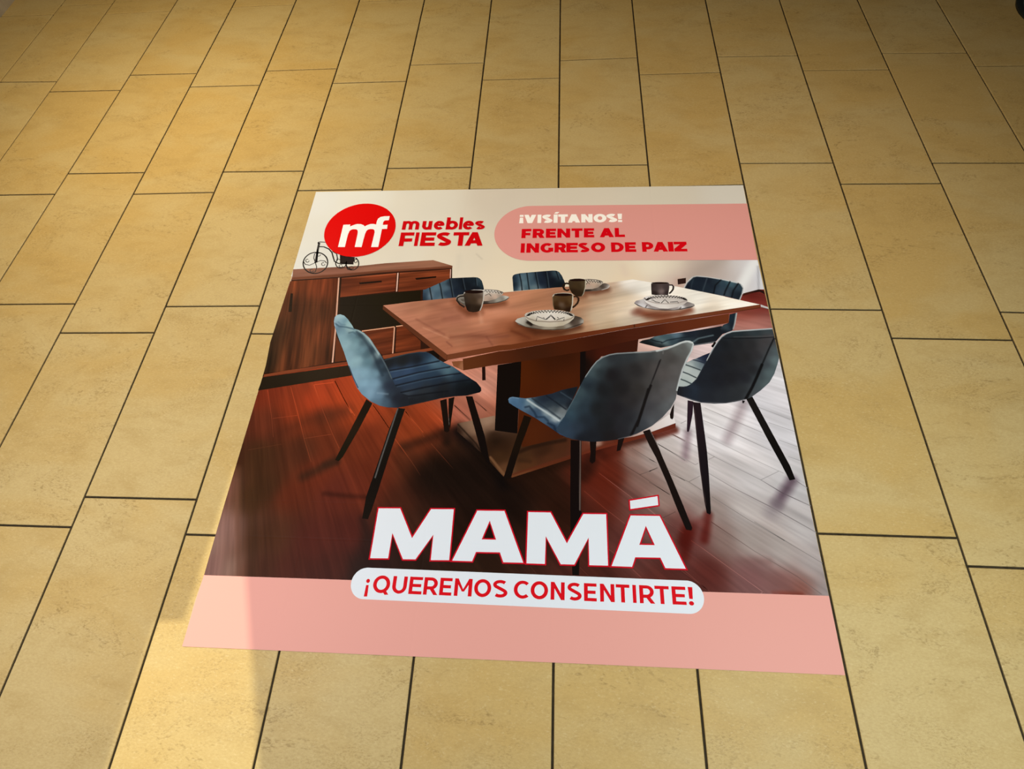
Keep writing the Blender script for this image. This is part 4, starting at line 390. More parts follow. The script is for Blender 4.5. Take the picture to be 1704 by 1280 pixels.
{'n':'base_edge','k':'base_edge','p':'printed_dining_table','z':6,'l':'reddish front edge of the table base','o':[[(8.8,-304.6),(157.3,-248.9),(223.4,-223.7),(368.9,-174.1),(428.2,-149),(427,-162.6),(368.2,-184.3),(223.2,-230.2),(157.3,-255.4),(11,-309.6)]],'c':[(18.8,-304.9,94,54,32),(103.2,-273,81,39,21),(157.3,-252.3,78,34,19),(217.6,-227.6,96,40,25),(304.4,-199.1,91,36,21),(368.5,-179.2,97,39,27),(421.9,-155.6,88,34,23)],'g':3.0},
{'n':'base_top','k':'base_top','p':'printed_dining_table','z':6,'l':'pale lit end of the table base top','o':[[(284.5,-196.4),(334.4,-175.2),(370.1,-156.7),(413,-124.8),(424.4,-126.3),(428.2,-149),(368.9,-173.8),(319.2,-189.9)]],'c':[(290.2,-195.4,142,106,97),(334.2,-178.4,176,154,147),(378.5,-159.8,203,195,196),(417.8,-136.2,213,209,213)],'g':3.0},
{'n':'printed_plate','k':'plateL','p':'floor_poster','z':9,'l':'grey printed plate at the left end of the table','o':[[(-189.6,256.9),(-181.7,268.2),(-166.4,271.5),(-133.2,247.4),(-100.6,257.1),(-44.7,266.9),(-31.7,263.7),(-25.8,258.9),(-33.5,249.3),(-55.8,239.7),(-81,234.9),(-106.4,233.2),(-131.6,228.4),(-156.9,225.1),(-173.5,237.8),(-184.6,245.7)]],'c':[(-183.1,256.9,145,143,140),(-174.4,247.3,81,75,70),(-81.5,241.2,109,102,97),(-56.3,247.7,146,145,141),(-36.6,258.9,186,188,185),(-46.5,254.1,117,114,110),(-93.9,236.4,58,49,45)],'t':[([(-101.4,234.8),(-68.4,237.5),(-40.9,246.1),(-26.8,257.9)],2,2,(29,23,19),0.8)],'g':1.3},
{'n':'printed_bowl','k':'bowlL','p':'floor_poster','z':10,'l':'patterned printed bowl at the left end of the table','o':[[(-110.6,287.8),(-103,290.1),(-84.8,289.5),(-63.9,286.9),(-48.1,280.4),(-44.8,276.5),(-51,265.2),(-66.9,253.4),(-86.9,246),(-107.3,244.3)]],'c':[(-97.3,282.9,201,200,198),(-76.5,281.3,203,202,200),(-53.1,278.1,186,184,181),(-83.5,270,175,163,156),(-95.4,257.1,175,157,147),(-70.2,263.6,191,169,156),(-82.1,250.8,146,130,121),(-55,266.8,146,135,128)],'t':[([(-103,289.8),(-79.6,289.1),(-58.6,284.6),(-45.3,276.5)],2.1,2.1,(58,51,50),0.8)],'g':1.2},
{'n':'bowl_pattern','k':'bowl_pattern','p':'bowlL','z':11,'s':[([(-103.7,281.3),(-100.1,286.2),(-94.9,278.1),(-91.1,286.2),(-86.5,277.1),(-82,285.6),(-77.5,277.1),(-72.8,284.3),(-68.4,275.9),(-63.7,282.3),(-59.3,273.9),(-54.5,279.8),(-50.2,273.3)],2.7,(23,19,19)),([(-100,266.8),(-88.9,273.2),(-81.7,263.6)],2.1,(23,19,19))]},
{'n':'printed_mug','k':'mugL','p':'floor_poster','z':12,'l':'dark brown printed mug at the left end of the table','o':[[(-166.9,271.5),(-165.5,278.9),(-159.7,283.5),(-136.7,288.8),(-113.3,288.8),(-105.7,284.6),(-103.3,273.2),(-103.2,250.7),(-105.8,225.3),(-110.2,210.3),(-119.5,205.3),(-132,203.3),(-145,205.8),(-151.2,212.6),(-157.2,228.3),(-162.4,250.6)]],'c':[(-159.6,253.8,48,41,36),(-150.1,263.4,64,51,42),(-133.2,247.4,58,45,34),(-135.9,218.9,42,32,25),(-119.1,263.5,68,55,47),(-110.1,247.5,107,91,79),(-109.5,273.2,117,106,99),(-120.4,215.9,38,28,21),(-152.5,218.9,30,22,18)],'t':[([(-167.1,273.1),(-162.1,281.2),(-136.7,288.1),(-110.7,288.1),(-104.6,282.9)],2.3,2.1,(199,201,206),0.9),([(-104.8,279.7),(-103.9,247.5),(-107,223.8),(-111,209.7)],2.6,2.4,(208,209,207),0.85)],'g':1.1},
{'n':'mug_opening','k':'mugL opening','p':'mugL','z':13,'o':[[(-107,280.3),(-107.5,279),(-109.3,277.7),(-112.2,276.5),(-116.2,275.5),(-121,274.7),(-126.5,274.1),(-132.4,273.8),(-138.5,273.8),(-144.5,274.1),(-150.1,274.6),(-155,275.4),(-159.2,276.4),(-162.4,277.6),(-164.4,278.9),(-165.1,280.3),(-164.6,281.6),(-162.8,282.9),(-159.9,284.1),(-155.9,285.1),(-151.1,285.9),(-145.5,286.5),(-139.6,286.8),(-133.5,286.8),(-127.5,286.5),(-121.9,285.9),(-116.9,285.2),(-112.8,284.1),(-109.7,283),(-107.7,281.7)]],'c':[(-136,280.3,27,14,12)],'g':5.0},
{'n':'mug_handle','k':'mugL handle','p':'mugL','z':11,'s':[([(-163.2,264.7),(-175.9,262.7),(-184.4,256.9),(-184.8,247.3),(-174.4,233),(-159.2,222)],5.3,(38,32,29)),([(-163.7,257),(-172.6,255.3),(-177.3,250.5),(-170.1,242.5),(-160.8,239.4)],5.3,(116,113,109))]},
{'n':'printed_plate','k':'plateM','p':'floor_poster','z':9,'l':'dark printed plate at the back of the table','o':[[(190.4,279.8),(200.6,292.6),(230.9,294.3),(249,312.1),(259.2,314),(270.4,309.5),(274.5,303),(268.7,294.3),(253.4,287.9),(230.7,283.7),(205.5,282.4)]],'c':[(205.6,286.2,49,42,37),(230.8,287.8,83,75,70),(251.3,302.3,69,60,55),(261.5,307.2,95,87,83),(271.4,302.4,168,165,165),(238.4,292.7,109,99,94)],'t':[([(274.5,303.6),(268.7,294.3),(250.9,287.5)],2.4,2.4,(204,202,205),0.8)],'g':1.3},
{'n':'printed_bowl','k':'bowlM','p':'floor_poster','z':10,'l':'patterned printed bowl at the back of the table','o':[[(198.5,328.5),(211.3,330.1),(231.6,328.4),(246.8,324.5),(254.7,317.9),(250.2,308.8),(238.6,297.5),(220.8,291),(200.6,290.1)]],'c':[(206,321.9,194,187,179),(231.5,321.9,188,182,175),(249.1,317,168,162,157),(210.9,308.8,174,151,139),(228.7,308.8,184,161,146),(215.8,294.3,168,155,147),(238.7,302.3,148,135,125)],'t':[([(201,329.1),(231.6,328.1),(254.7,317.9)],2.1,2.1,(59,52,50),0.8)],'g':1.2},
{'n':'bowl_pattern','k':'bowl_pattern','p':'bowlM','z':11,'s':[([(203.6,325.8),(207.3,318),(211.2,325.8),(215.4,317.3),(219.3,325.2),(223.3,316.6),(227.5,324.2),(231.4,316),(235.3,322.5),(238.9,315.3),(242.9,320.6),(247,314)],3.1,(24,19,19)),([(203.3,308.8),(208.5,317),(213.5,310.1)],2.1,(24,19,19))]},
{'n':'printed_mug','k':'mugM','p':'floor_poster','z':12,'l':'dark brown printed mug at the back of the table','o':[[(149.9,321.9),(155,327.8),(167.8,331.1),(185.7,331.8),(197.2,329.1),(202.5,323.5),(202.9,312.1),(200.6,292.6),(195.9,273.4),(190.3,263.8),(180.2,262.5),(170.2,266.3),(160.1,276.5),(153,292.6)]],'c':[(157.6,312.1,57,46,33),(170.3,302.3,63,48,30),(185.5,302.3,53,42,26),(180.3,273.4,43,31,19),(195.7,305.6,79,66,50),(165.2,282.9,39,27,17)],'t':[([(150.4,322.6),(160.1,329.8),(180.6,332.1),(201,327.1)],1.9,2.1,(149,145,135),0.7),([(202.5,321.9),(201.7,299.1),(196.9,275),(192.3,264.5)],2.4,2.2,(213,215,200),0.9)],'g':1.1},
{'n':'mug_opening','k':'mugM opening','p':'mugM','z':13,'o':[[(201,325.8),(200.5,324.9),(198.9,324),(196.3,323.1),(193,322.4),(188.8,321.9),(184.2,321.5),(179.3,321.3),(174.2,321.3),(169.2,321.5),(164.6,321.9),(160.5,322.4),(157.1,323.2),(154.5,324),(153,324.9),(152.4,325.9),(153,326.8),(154.5,327.7),(157.1,328.6),(160.5,329.3),(164.6,329.8),(169.3,330.2),(174.2,330.4),(179.3,330.4),(184.3,330.2),(188.9,329.8),(193,329.3),(196.4,328.5),(198.9,327.7),(200.5,326.8)]],'c':[(176.7,325.8,28,15,13)],'g':5.0},
{'n':'mug_handle','k':'mugM handle','p':'mugM','z':11,'s':[([(152.5,311.4),(143.5,313.4),(136.7,308.8),(134.2,299.7),(138.6,289.4),(146.2,285.5),(152.5,289.4)],6.6,(35,27,19))]},
{'n':'printed_plate','k':'plateF','p':'floor_poster','z':9,'l':'grey printed plate at the front edge of the table','o':[[(-4.8,172.4),(0.6,180.6),(16.5,186.8),(46.2,191),(93.4,193.4),(142.9,193),(172.4,191.7),(187.1,186.3),(194.9,177.2),(193.8,166.7),(184.5,157.7),(165,149.5),(140.7,143.4),(106.6,140.7),(77.3,142),(47.7,145.6),(25.4,151.5),(5.2,160.3)]],'c':[(2.2,173,185,186,184),(16.8,179.2,173,172,167),(15,164,165,164,158),(32.5,158.1,136,132,122),(39.6,167.2,23,16,14),(57.4,152.3,117,109,100),(94.3,145.1,146,140,128),(130.9,145.4,107,97,85),(150.4,155.9,146,142,135),(165,165,74,63,57),(179.7,183.2,62,53,47),(174.8,168.1,82,71,64),(191.9,171.2,166,165,161),(160.1,174,51,43,38)],'t':[([(-2.5,166.9),(25.4,151.5),(77.3,141.7),(140.7,143.4),(191.8,165.2)],2.1,1.9,(37,26,20),0.7),([(32.2,167.2),(42.3,159.7)],5.8,4.9,(23,16,12),0.8)],'g':1.3},
{'n':'printed_bowl','k':'bowlF','p':'floor_poster','z':10,'l':'white printed bowl with black zigzag rim at the table front','o':[[(20.7,192.7),(25.9,200.7),(43.2,207.9),(68,212),(95.5,213.4),(125.4,211.7),(150.2,205.9),(165,198.9),(169.5,193.5),(165.5,181.6),(152.8,167.9),(135.7,157.3),(116.2,153.3),(91.7,151.9),(67.1,154.8),(47.2,162.7),(30.6,176.2)]],'c':[(23.8,191.5,209,207,204),(55.7,207,211,210,207),(95.6,207.2,217,216,214),(142.8,202.8,210,208,205),(165,192.2,202,200,194),(68.7,188.6,207,203,200),(96.1,182.7,211,207,207),(130.6,185.9,209,206,203),(44.2,176.3,175,170,159),(69.3,164.4,181,176,163),(96.5,160.1,185,178,163),(130.8,164.8,172,164,148),(155.2,177,186,179,165)],'t':[([(21.3,192.1),(34.2,180.8),(56.7,172.8),(96.3,170),(135.6,173.3),(157.7,181.6),(169,192.9)],2.3,2.7,(117,106,96),0.75),([(21.2,192.7),(43.2,207.6),(95.5,213.1),(150.2,205.6),(169.2,193.5)],2,2,(147,141,136),0.6)],'g':1.2},
{'n':'bowl_pattern','k':'bowl_pattern','p':'bowlF','z':11,'s':[([(27.3,191.6),(36.7,192.3),(28.3,194.5),(38.2,194.1),(30.7,197.4),(40.9,195.8),(34.5,200.2),(44.9,197.5),(39.7,202.7),(49.9,199),(46,205),(55.9,200.3),(53.5,207.1),(62.8,201.5),(61.8,208.8),(70.3,202.4),(70.9,210.1),(78.5,203.1),(80.5,211),(87,203.6),(90.5,211.4),(95.7,203.8),(100.5,211.5),(104.3,203.7),(110.5,211.1),(112.8,203.3),(120.1,210.3),(121,202.7),(129.2,209.1),(128.5,201.8),(137.5,207.5),(135.4,200.7),(145,205.5),(141.4,199.5),(151.4,203.3),(146.4,198),(156.6,200.8),(150.4,196.4),(160.4,198.1),(153.2,194.7),(162.9,195.2),(154.7,192.9),(164,192.3)],3.9,(23,19,19)),([(56.7,174),(59.2,189.2),(83.8,178.1),(99.5,194.9),(113.4,178.3)],2.3,(23,18,18)),([(115.9,176.8),(139.2,186.6),(136.8,174.5)],2.3,(23,18,18)),([(86.3,178.1),(91.1,182.7),(99.6,191.3),(107.2,182.8),(111.4,176.7)],2,(23,18,18)),([(76.2,185.6),(81.2,182.6)],2,(23,18,18)),([(117.7,187.4),(122,182.9)],2,(23,19,18))]},
{'n':'printed_mug','k':'mugF','p':'floor_poster','z':12,'l':'dark brown printed mug behind the front bowl','o':[[(102.1,262.1),(104.5,270.7),(114.6,274.9),(134.8,277.1),(152.5,276.5),(162.1,272.7),(165.1,265.4),(164.1,238.6),(160.6,216.8),(157.1,207.5),(150.2,205.6),(135.3,211.1),(120.4,212.9),(107.9,215),(104.1,232.1)]],'c':[(107.4,251,78,60,39),(115.1,238.4,59,39,19),(132.6,244.7,69,47,25),(130.1,235.3,94,80,71),(145.1,238.5,55,35,17),(155.1,244.8,82,62,39),(152.7,210.6,35,21,12),(115.3,219.7,43,27,12)],'t':[([(102.6,263.6),(109.6,272.6),(134.8,276.8),(158.9,274.6),(164.6,267.6)],2.4,2,(203,202,195),0.9),([(163.6,263.8),(162.6,235.4),(158.1,209)],2.4,2,(216,215,207),0.9),([(102.7,260.5),(104.6,232.1),(107.4,216.5)],1.8,2,(128,115,95),0.7),([(166.4,262.2),(174.7,262.5),(179.2,257.5)],1.6,1.6,(167,154,133),0.6)],'g':1.1},
{'n':'mug_opening','k':'mugF opening','p':'mugF','z':13,'o':[[(161.6,269.5),(161,268.4),(159.3,267.3),(156.4,266.3),(152.6,265.5),(148,264.8),(142.8,264.3),(137.3,264.1),(131.6,264.1),(126,264.3),(120.8,264.7),(116.2,265.4),(112.4,266.2),(109.5,267.2),(107.7,268.3),(107.1,269.4),(107.7,270.5),(109.4,271.6),(112.3,272.6),(116.1,273.5),(120.7,274.1),(125.9,274.6),(131.5,274.8),(137.2,274.9),(142.8,274.6),(148,274.2),(152.6,273.5),(156.4,272.7),(159.3,271.7),(161,270.6)]],'c':[(134.4,269.5,27,15,12)],'g':5.0},
{'n':'mug_handle','k':'mugF handle','p':'mugF','z':11,'s':[([(164.6,262.2),(173.9,263.2),(179.7,257.5),(180.1,248),(176.3,237),(168.8,227.6),(162.1,221.4)],6,(47,31,21))]},
{'n':'printed_plate','k':'plateR','p':'floor_poster','z':9,'l':'grey printed plate at the right end of the table','o':[[(342.1,239),(348.4,247.5),(370.1,254.3),(404.9,257.1),(436.7,256.1),(475.7,249.5),(501.4,242.9),(515.1,236.2),(515.7,229.6),(504.6,222.9),(483.2,217.2),(456.8,213.2),(427.9,212.4),(399.3,214.9),(373.4,220.7),(352.7,229)]],'c':[(350.9,244.1,138,131,137),(364.4,247.5,193,193,200),(358.1,230.7,206,209,219),(376.4,227.4,222,225,237),(384.8,234.1,118,109,110),(394.4,220.8,147,143,147),(430.8,216,118,110,112),(462.4,217.8,147,143,147),(478.7,224.5,220,223,232),(495.3,234.5,128,123,126),(510.8,232.9,148,145,147),(490.7,241.2,108,103,106)],'t':[([(342.6,237.3),(368.1,221.4),(401.9,214.2),(456.7,212.5),(514.2,227.9)],2.7,1.9,(33,27,27),0.85),([(379.3,230.8),(374.9,224.1)],2,2,(59,51,51),0.8),([(476,224.5),(470.1,216.2)],1.9,1.9,(59,51,51),0.8)],'g':1.3},
{'n':'printed_bowl','k':'bowlR','p':'floor_poster','z':10,'l':'patterned printed bowl at the right end of the table','o':[[(369,257.7),(381.4,264.5),(405.7,268.6),(435.1,269.4),(466.7,266.4),(489.7,258.6),(497.9,250.6),(494.8,242.9),(484.8,234.5),(463,224.4),(438.9,219),(415.4,220.2),(392.4,229.1),(377.3,240.8)]],'c':[(372.9,256,223,224,229),(405.3,262.9,187,183,184),(434.1,257.8,187,183,183),(476.2,254.6,187,183,183),(494,247.9,177,172,174),(395.6,237.5,212,211,215),(426.8,230.9,218,217,219),(458.3,231,203,200,202),(482.7,239.5,193,190,191)],'t':[([(370.2,256.3),(385.5,245.9),(408.9,238.2),(437.8,237),(469.5,239.4),(497.3,249.2)],2,2.4,(148,139,137),0.7)],'g':1.2},
{'n':'bowl_pattern','k':'bowl_pattern','p':'bowlR','z':11,'s':[([(376.3,250.8),(385,251.4),(377.6,253.5),(386.7,252.9),(380.5,256.2),(389.7,254.4),(384.7,258.7),(394,255.7),(390.4,260.9),(399.3,256.9),(397.2,263),(405.7,258),(405.1,264.6),(412.8,258.8),(413.8,265.9),(420.5,259.5),(423.1,266.8),(428.6,259.9),(432.7,267.3),(437,260),(442.4,267.3),(445.3,259.9),(451.9,266.9),(453.3,259.5),(461,266),(460.9,259),(469.5,264.8),(467.9,258.1),(477,263.1),(474,257.1),(483.5,261.2),(479.1,255.9),(488.7,258.9),(483.1,254.6),(492.6,256.5),(485.9,253.2),(495,253.9),(487.4,251.6),(495.8,251.2)],4,(29,23,23)),([(393.7,249.3),(396.5,251),(405.3,243.6),(417,240.9)],2.2,(23,19,19)),([(420.8,239.3),(432.4,252.4),(441.9,239.3)],2.4,(23,19,19)),([(446.1,242.7),(468.7,245.1),(469.5,239.4)],2.2,(23,19,19)),([(374.4,259.4),(375.9,252.6)],2.4,(23,19,19))]},
{'n':'printed_mug','k':'mugR','p':'floor_poster','z':12,'l':'dark printed mug at the right end of the table','o':[[(396.2,309.4),(398.2,315.7),(409.2,317.8),(428.1,318.1),(444.2,317.1),(449.8,313.6),(448.4,295.5),(443.9,273.1),(443,268.7),(424.4,269.4),(405.7,268.6),(395.2,270.7),(395.3,288.5)]],'c':[(400,302.4,49,40,41),(410.3,295.5,61,52,54),(421,295.5,79,68,70),(425.6,285.1,119,107,109),(437.1,295.5,63,54,57),(441.1,278.3,43,35,37),(403.5,274.8,39,31,32)],'t':[([(396.9,312.9),(409.1,317.4),(428.1,318.1),(449.4,314.3)],2,2,(178,176,181),0.85)],'g':1.1},
{'n':'mug_opening','k':'mugR opening','p':'mugR','z':13,'o':[[(448.3,314.3),(447.7,313.6),(446,313),(443.4,312.4),(439.9,311.9),(435.7,311.5),(430.9,311.3),(425.9,311.1),(420.7,311.1),(415.6,311.3),(410.9,311.5),(406.7,311.9),(403.3,312.4),(400.7,313),(399.2,313.6),(398.7,314.3),(399.2,314.9),(400.9,315.6),(403.5,316.1),(407,316.6),(411.3,317),(416,317.3),(421.1,317.4),(426.3,317.4),(431.4,317.3),(436.1,317),(440.3,316.6),(443.7,316.1),(446.3,315.5),(447.8,314.9)]],'c':[(423.5,314.3,28,15,13)],'g':5.0},
{'n':'mug_handle','k':'mugR handle','p':'mugR','z':11,'s':[([(449.3,306.6),(458.1,306.6),(461.1,300.7),(459.2,290.3),(453.4,281.7),(446.6,274.2)],5.2,(51,42,43))]},
{'n':'printed_chair','k':'chairA','p':'floor_poster','z':14,'l':'blue velvet printed chair in front of the sideboard seen from the side','o':[[(-550.2,168.9),(-550.7,182.8),(-546.2,190.9),(-536.1,193.9),(-522.9,189.2),(-507.8,174.7),(-493.7,156.7),(-483.2,141.3),(-467.1,136.1),(-450.6,127.4),(-429.1,107.6),(-406.1,76.8),(-390.8,55.6),(-375.7,35),(-356.1,2.3),(-339.9,-28.2),(-308.9,-27.7),(-275.8,-63.5),(-271.1,-97.3),(-280.2,-111.2),(-312,-118.7),(-339.5,-118.4),(-362.3,-113.6),(-389.4,-101),(-418.5,-79),(-436.5,-58.3),(-453.6,-28.3),(-472,7.2),(-496.4,57.1),(-520.3,101.5),(-538,136.6),(-546.3,154.5)]],'c':[(-547,172.6,133,162,182),(-540.5,185.4,151,180,196),(-527.9,183.7,135,171,186),(-518.9,169.1,91,126,147),(-528,169.1,117,151,170),(-504.6,158.4,135,171,182),(-493.4,147.7,143,176,183),(-540.2,154.5,108,137,163),(-529.3,145.6,82,111,134),(-497.9,139.8,134,162,172),(-511.7,133.3,100,134,154),(-512.7,108.6,117,152,169),(-484.9,119.4,88,120,138),(-493.7,87.9,127,161,177),(-471.7,81.2,112,147,163),(-459.8,112.6,50,72,85),(-466.7,102,100,135,150),(-444.7,95.3,55,77,91),(-434.8,105.8,117,143,153),(-444.9,64.4,95,127,144),(-453.3,30.7,128,163,179),(-479.8,47.1,117,150,168),(-417.9,27.8,85,118,135),(-428.5,54.4,64,90,105),(-412.8,64.8,40,57,71),(-386.2,28.2,33,45,59),(-370.3,2.1,25,36,48),(-401.1,48,108,130,140),(-425.2,-11.7,116,152,174),(-446.8,-18.5,119,152,175),(-419.3,-43.8,113,148,172),(-391,-11.2,102,136,157),(-385.5,-43.2,109,143,167),(-366.1,-23.8,57,76,94),(-377.1,8.5,46,63,78),(-347.9,-49,34,43,60),(-396.8,-74.9,111,143,168),(-420.4,-69,101,133,158),(-367.9,-80.6,91,120,144),(-369.3,-105.2,77,103,124),(-348.2,-98.7,60,80,99),(-340.1,-80.1,36,47,60),(-322,-89,26,30,41),(-299,-94.8,25,29,37),(-332.9,-55,31,39,52),(-354.7,-23.6,36,48,61)],'t':[([(-545,159.9),(-530,149.2),(-508.4,146.9),(-482.9,139.9)],2.6,3.6,(55,82,101),0.8),([(-495.3,126.3),(-483.9,129.3),(-470,119.5)],2.8,3.6,(61,88,105),0.7),([(-469.9,135),(-453.1,124.9),(-431.8,105.8),(-408.7,75),(-391.5,51.5)],3.7,3.1,(145,169,177),0.85),([(-390.1,51.5),(-370.7,21.8),(-355,-4.2),(-342.9,-26.6)],1.9,1.9,(86,101,111),0.7),([(-471.9,129.4),(-446.6,105.7),(-423.3,74.9),(-394.8,28.1),(-370,-17.4)],4.6,5.8,(31,46,60),0.55),([(-472.6,10.5),(-454.2,-25.1),(-433.6,-58.3)],1.7,1.7,(26,30,53),0.8),([(-374.5,-74.5),(-346.1,-77.1)],1.8,5.4,(135,162,183),0.4),([(-549.3,168.9),(-542.1,149.1)],2,2,(151,180,201),0.6),([(-536.4,165.4),(-525.4,156.4),(-513,154.7)],2,4,(73,104,125),0.5)],'g':1.4,'m':(22.8,0.045)},
{'n':'seat','k':'seat','p':'chairA','z':15,'o':[[(-374.5,34.3),(-348.4,44.6),(-306.8,56.5),(-275.8,62.2),(-255.7,62.5),(-240.4,54.9),(-215.2,35.3),(-194.1,24.1),(-173.2,13.9),(-134.1,-13.9),(-101.8,-35.6),(-88.1,-52.5),(-86.6,-61.8),(-89.7,-67.1),(-104.3,-71.4),(-125.5,-77.9),(-158,-80.6),(-195.6,-87.4),(-243.2,-101.4),(-280.7,-111.5),(-288.2,-83.8),(-304.3,-77.9),(-318.6,-65.7),(-329.6,-48.7),(-339.9,-28.2),(-356.1,2.3)]],'c':[(-362.6,25.2,20,25,32),(-317.2,29.1,22,25,29),(-275.2,36.2,19,23,30),(-254.9,56.4,24,36,52),(-245.5,49.9,37,59,82),(-232.5,36.7,57,83,105),(-220.3,30.3,64,90,111),(-334.1,-10.4,43,62,89),(-298.7,-0.2,46,66,95),(-258,13.4,37,56,81),(-222.2,22,73,101,119),(-193.4,17.5,55,79,101),(-318.9,-35.8,40,58,83),(-281.5,-22.5,40,59,82),(-227.3,-5.6,33,50,70),(-186.3,4.6,77,105,119),(-163.6,1.7,61,87,105),(-304.5,-57.7,32,46,67),(-264.5,-44.5,34,48,66),(-210.7,-27.8,29,41,57),(-156.4,-14.2,31,45,60),(-133.8,-17.1,28,40,54),(-293.9,-73.1,50,59,70),(-248.1,-63,37,43,50),(-194.3,-49.6,26,29,34),(-140.1,-39.3,17,22,27),(-101,-45,12,16,21),(-91.6,-60.3,10,13,17),(-137.5,-67.3,15,18,23),(-191.6,-74.4,21,23,28),(-244.5,-90.7,24,27,32),(-276.6,-97.4,22,25,31),(-317.5,-64.2,29,35,44),(-124.3,-60.9,14,16,19)],'t':[([(-372.6,33.3),(-306.7,55.8),(-275.7,61.6),(-255.6,61.8)],2.3,2.3,(53,68,79),0.7),([(-355.3,-2.6),(-286.3,12.4),(-214.8,31.7)],3,3,(16,21,31),0.9),([(-339.8,-28.8),(-269.5,-6.9),(-206.3,6.9),(-181.6,12.8)],2.9,2.9,(16,21,31),0.9),([(-328,-50.2),(-252.6,-28.4),(-189.8,-14.7),(-150,-7.7)],2.9,2.9,(16,21,31),0.9),([(-309.4,-71.8),(-249.1,-55.2),(-168,-36.6),(-121.8,-28)],2.9,2.9,(14,18,26),0.9),([(-349.1,-5.8),(-285.7,8.1),(-222.5,25)],1.9,3,(83,111,136),0.45),([(-330.9,-31.2),(-268.9,-11.1),(-192.3,7.8)],1.8,2.9,(83,111,136),0.45),([(-321.9,-53.3),(-252.1,-32.2),(-170.3,-14.4)],1.4,2.9,(76,100,122),0.35),([(-304.3,-77.9),(-286.9,-82.9),(-259.9,-78.7),(-224.9,-71.9),(-178.9,-64.9)],2.1,3.6,(13,16,22),0.8),([(-280.2,-110.9),(-243.1,-101.7),(-195.5,-88)],1.4,1.8,(76,63,62),0.5)],'g':1.4,'m':(25.4,0.036)},
{'n':'leg','k':'lA1','p':'chairA','z':13,'o':[[(-403.2,-94),(-384.1,-106.7),(-408.5,-188.2),(-436.1,-266.6),(-444.4,-277.8),(-454.3,-274),(-435.5,-208.6)]],'c':[(-437.6,-177.6,30,20,11),(-414.6,-122.7,20,13,7),(-444.7,-264.4,21,17,8)],'g':2.5},
{'n':'leg','k':'lA2','p':'chairA','z':13,'o':[[(-311.7,-119.2),(-290.4,-121.5),(-297.9,-165.7),(-314.6,-272.8),(-325.6,-349.3),(-333.9,-402.1),(-339.4,-427.3),(-353.9,-426),(-353.9,-370.8),(-338.4,-273.5),(-325.5,-186.3)]],'c':[(-319.6,-192.6,18,15,12),(-329.6,-327.1,16,11,8),(-346.8,-405.8,20,13,8)],'t':[([(-310.8,-121.2),(-319.9,-182.9),(-333,-270.2),(-339.5,-319.7)],2.2,1.7,(102,102,103),0.8)],'g':1.6},
{'n':'leg','k':'lA3','p':'chairA','z':13,'o':[[(-197.1,-94.8),(-179.9,-88.9),(-168.5,-149.6),(-161.7,-184.3),(-168.2,-188.7),(-175.4,-186.2),(-185.4,-143.2)]],'c':[(-180,-136.3,21,12,8)],'g':3.0},
{'n':'leg','k':'lA4','p':'chairA','z':12,'o':[[(-174.4,-88.1),(-158.8,-82.6),(-160.1,-136),(-161,-179.3),(-167,-162.9)]],'c':[(-171.9,-136.1,18,11,7)],'t':[([(-178.4,-91.7),(-165.5,-166.2)],1.5,1,(126,116,112),0.8)],'g':2.0},
{'n':'leg','k':'lA5','p':'chairA','z':13,'o':[[(-127.8,-80.3),(-109.2,-80),(-88.1,-137.9),(-66.9,-196.8),(-47.2,-273.5),(-51.6,-276.7),(-72.8,-243.1),(-93.6,-181.1)]],'c':[(-90.5,-134.5,17,9,7),(-67.7,-221.2,14,8,7)],'g':3.0},
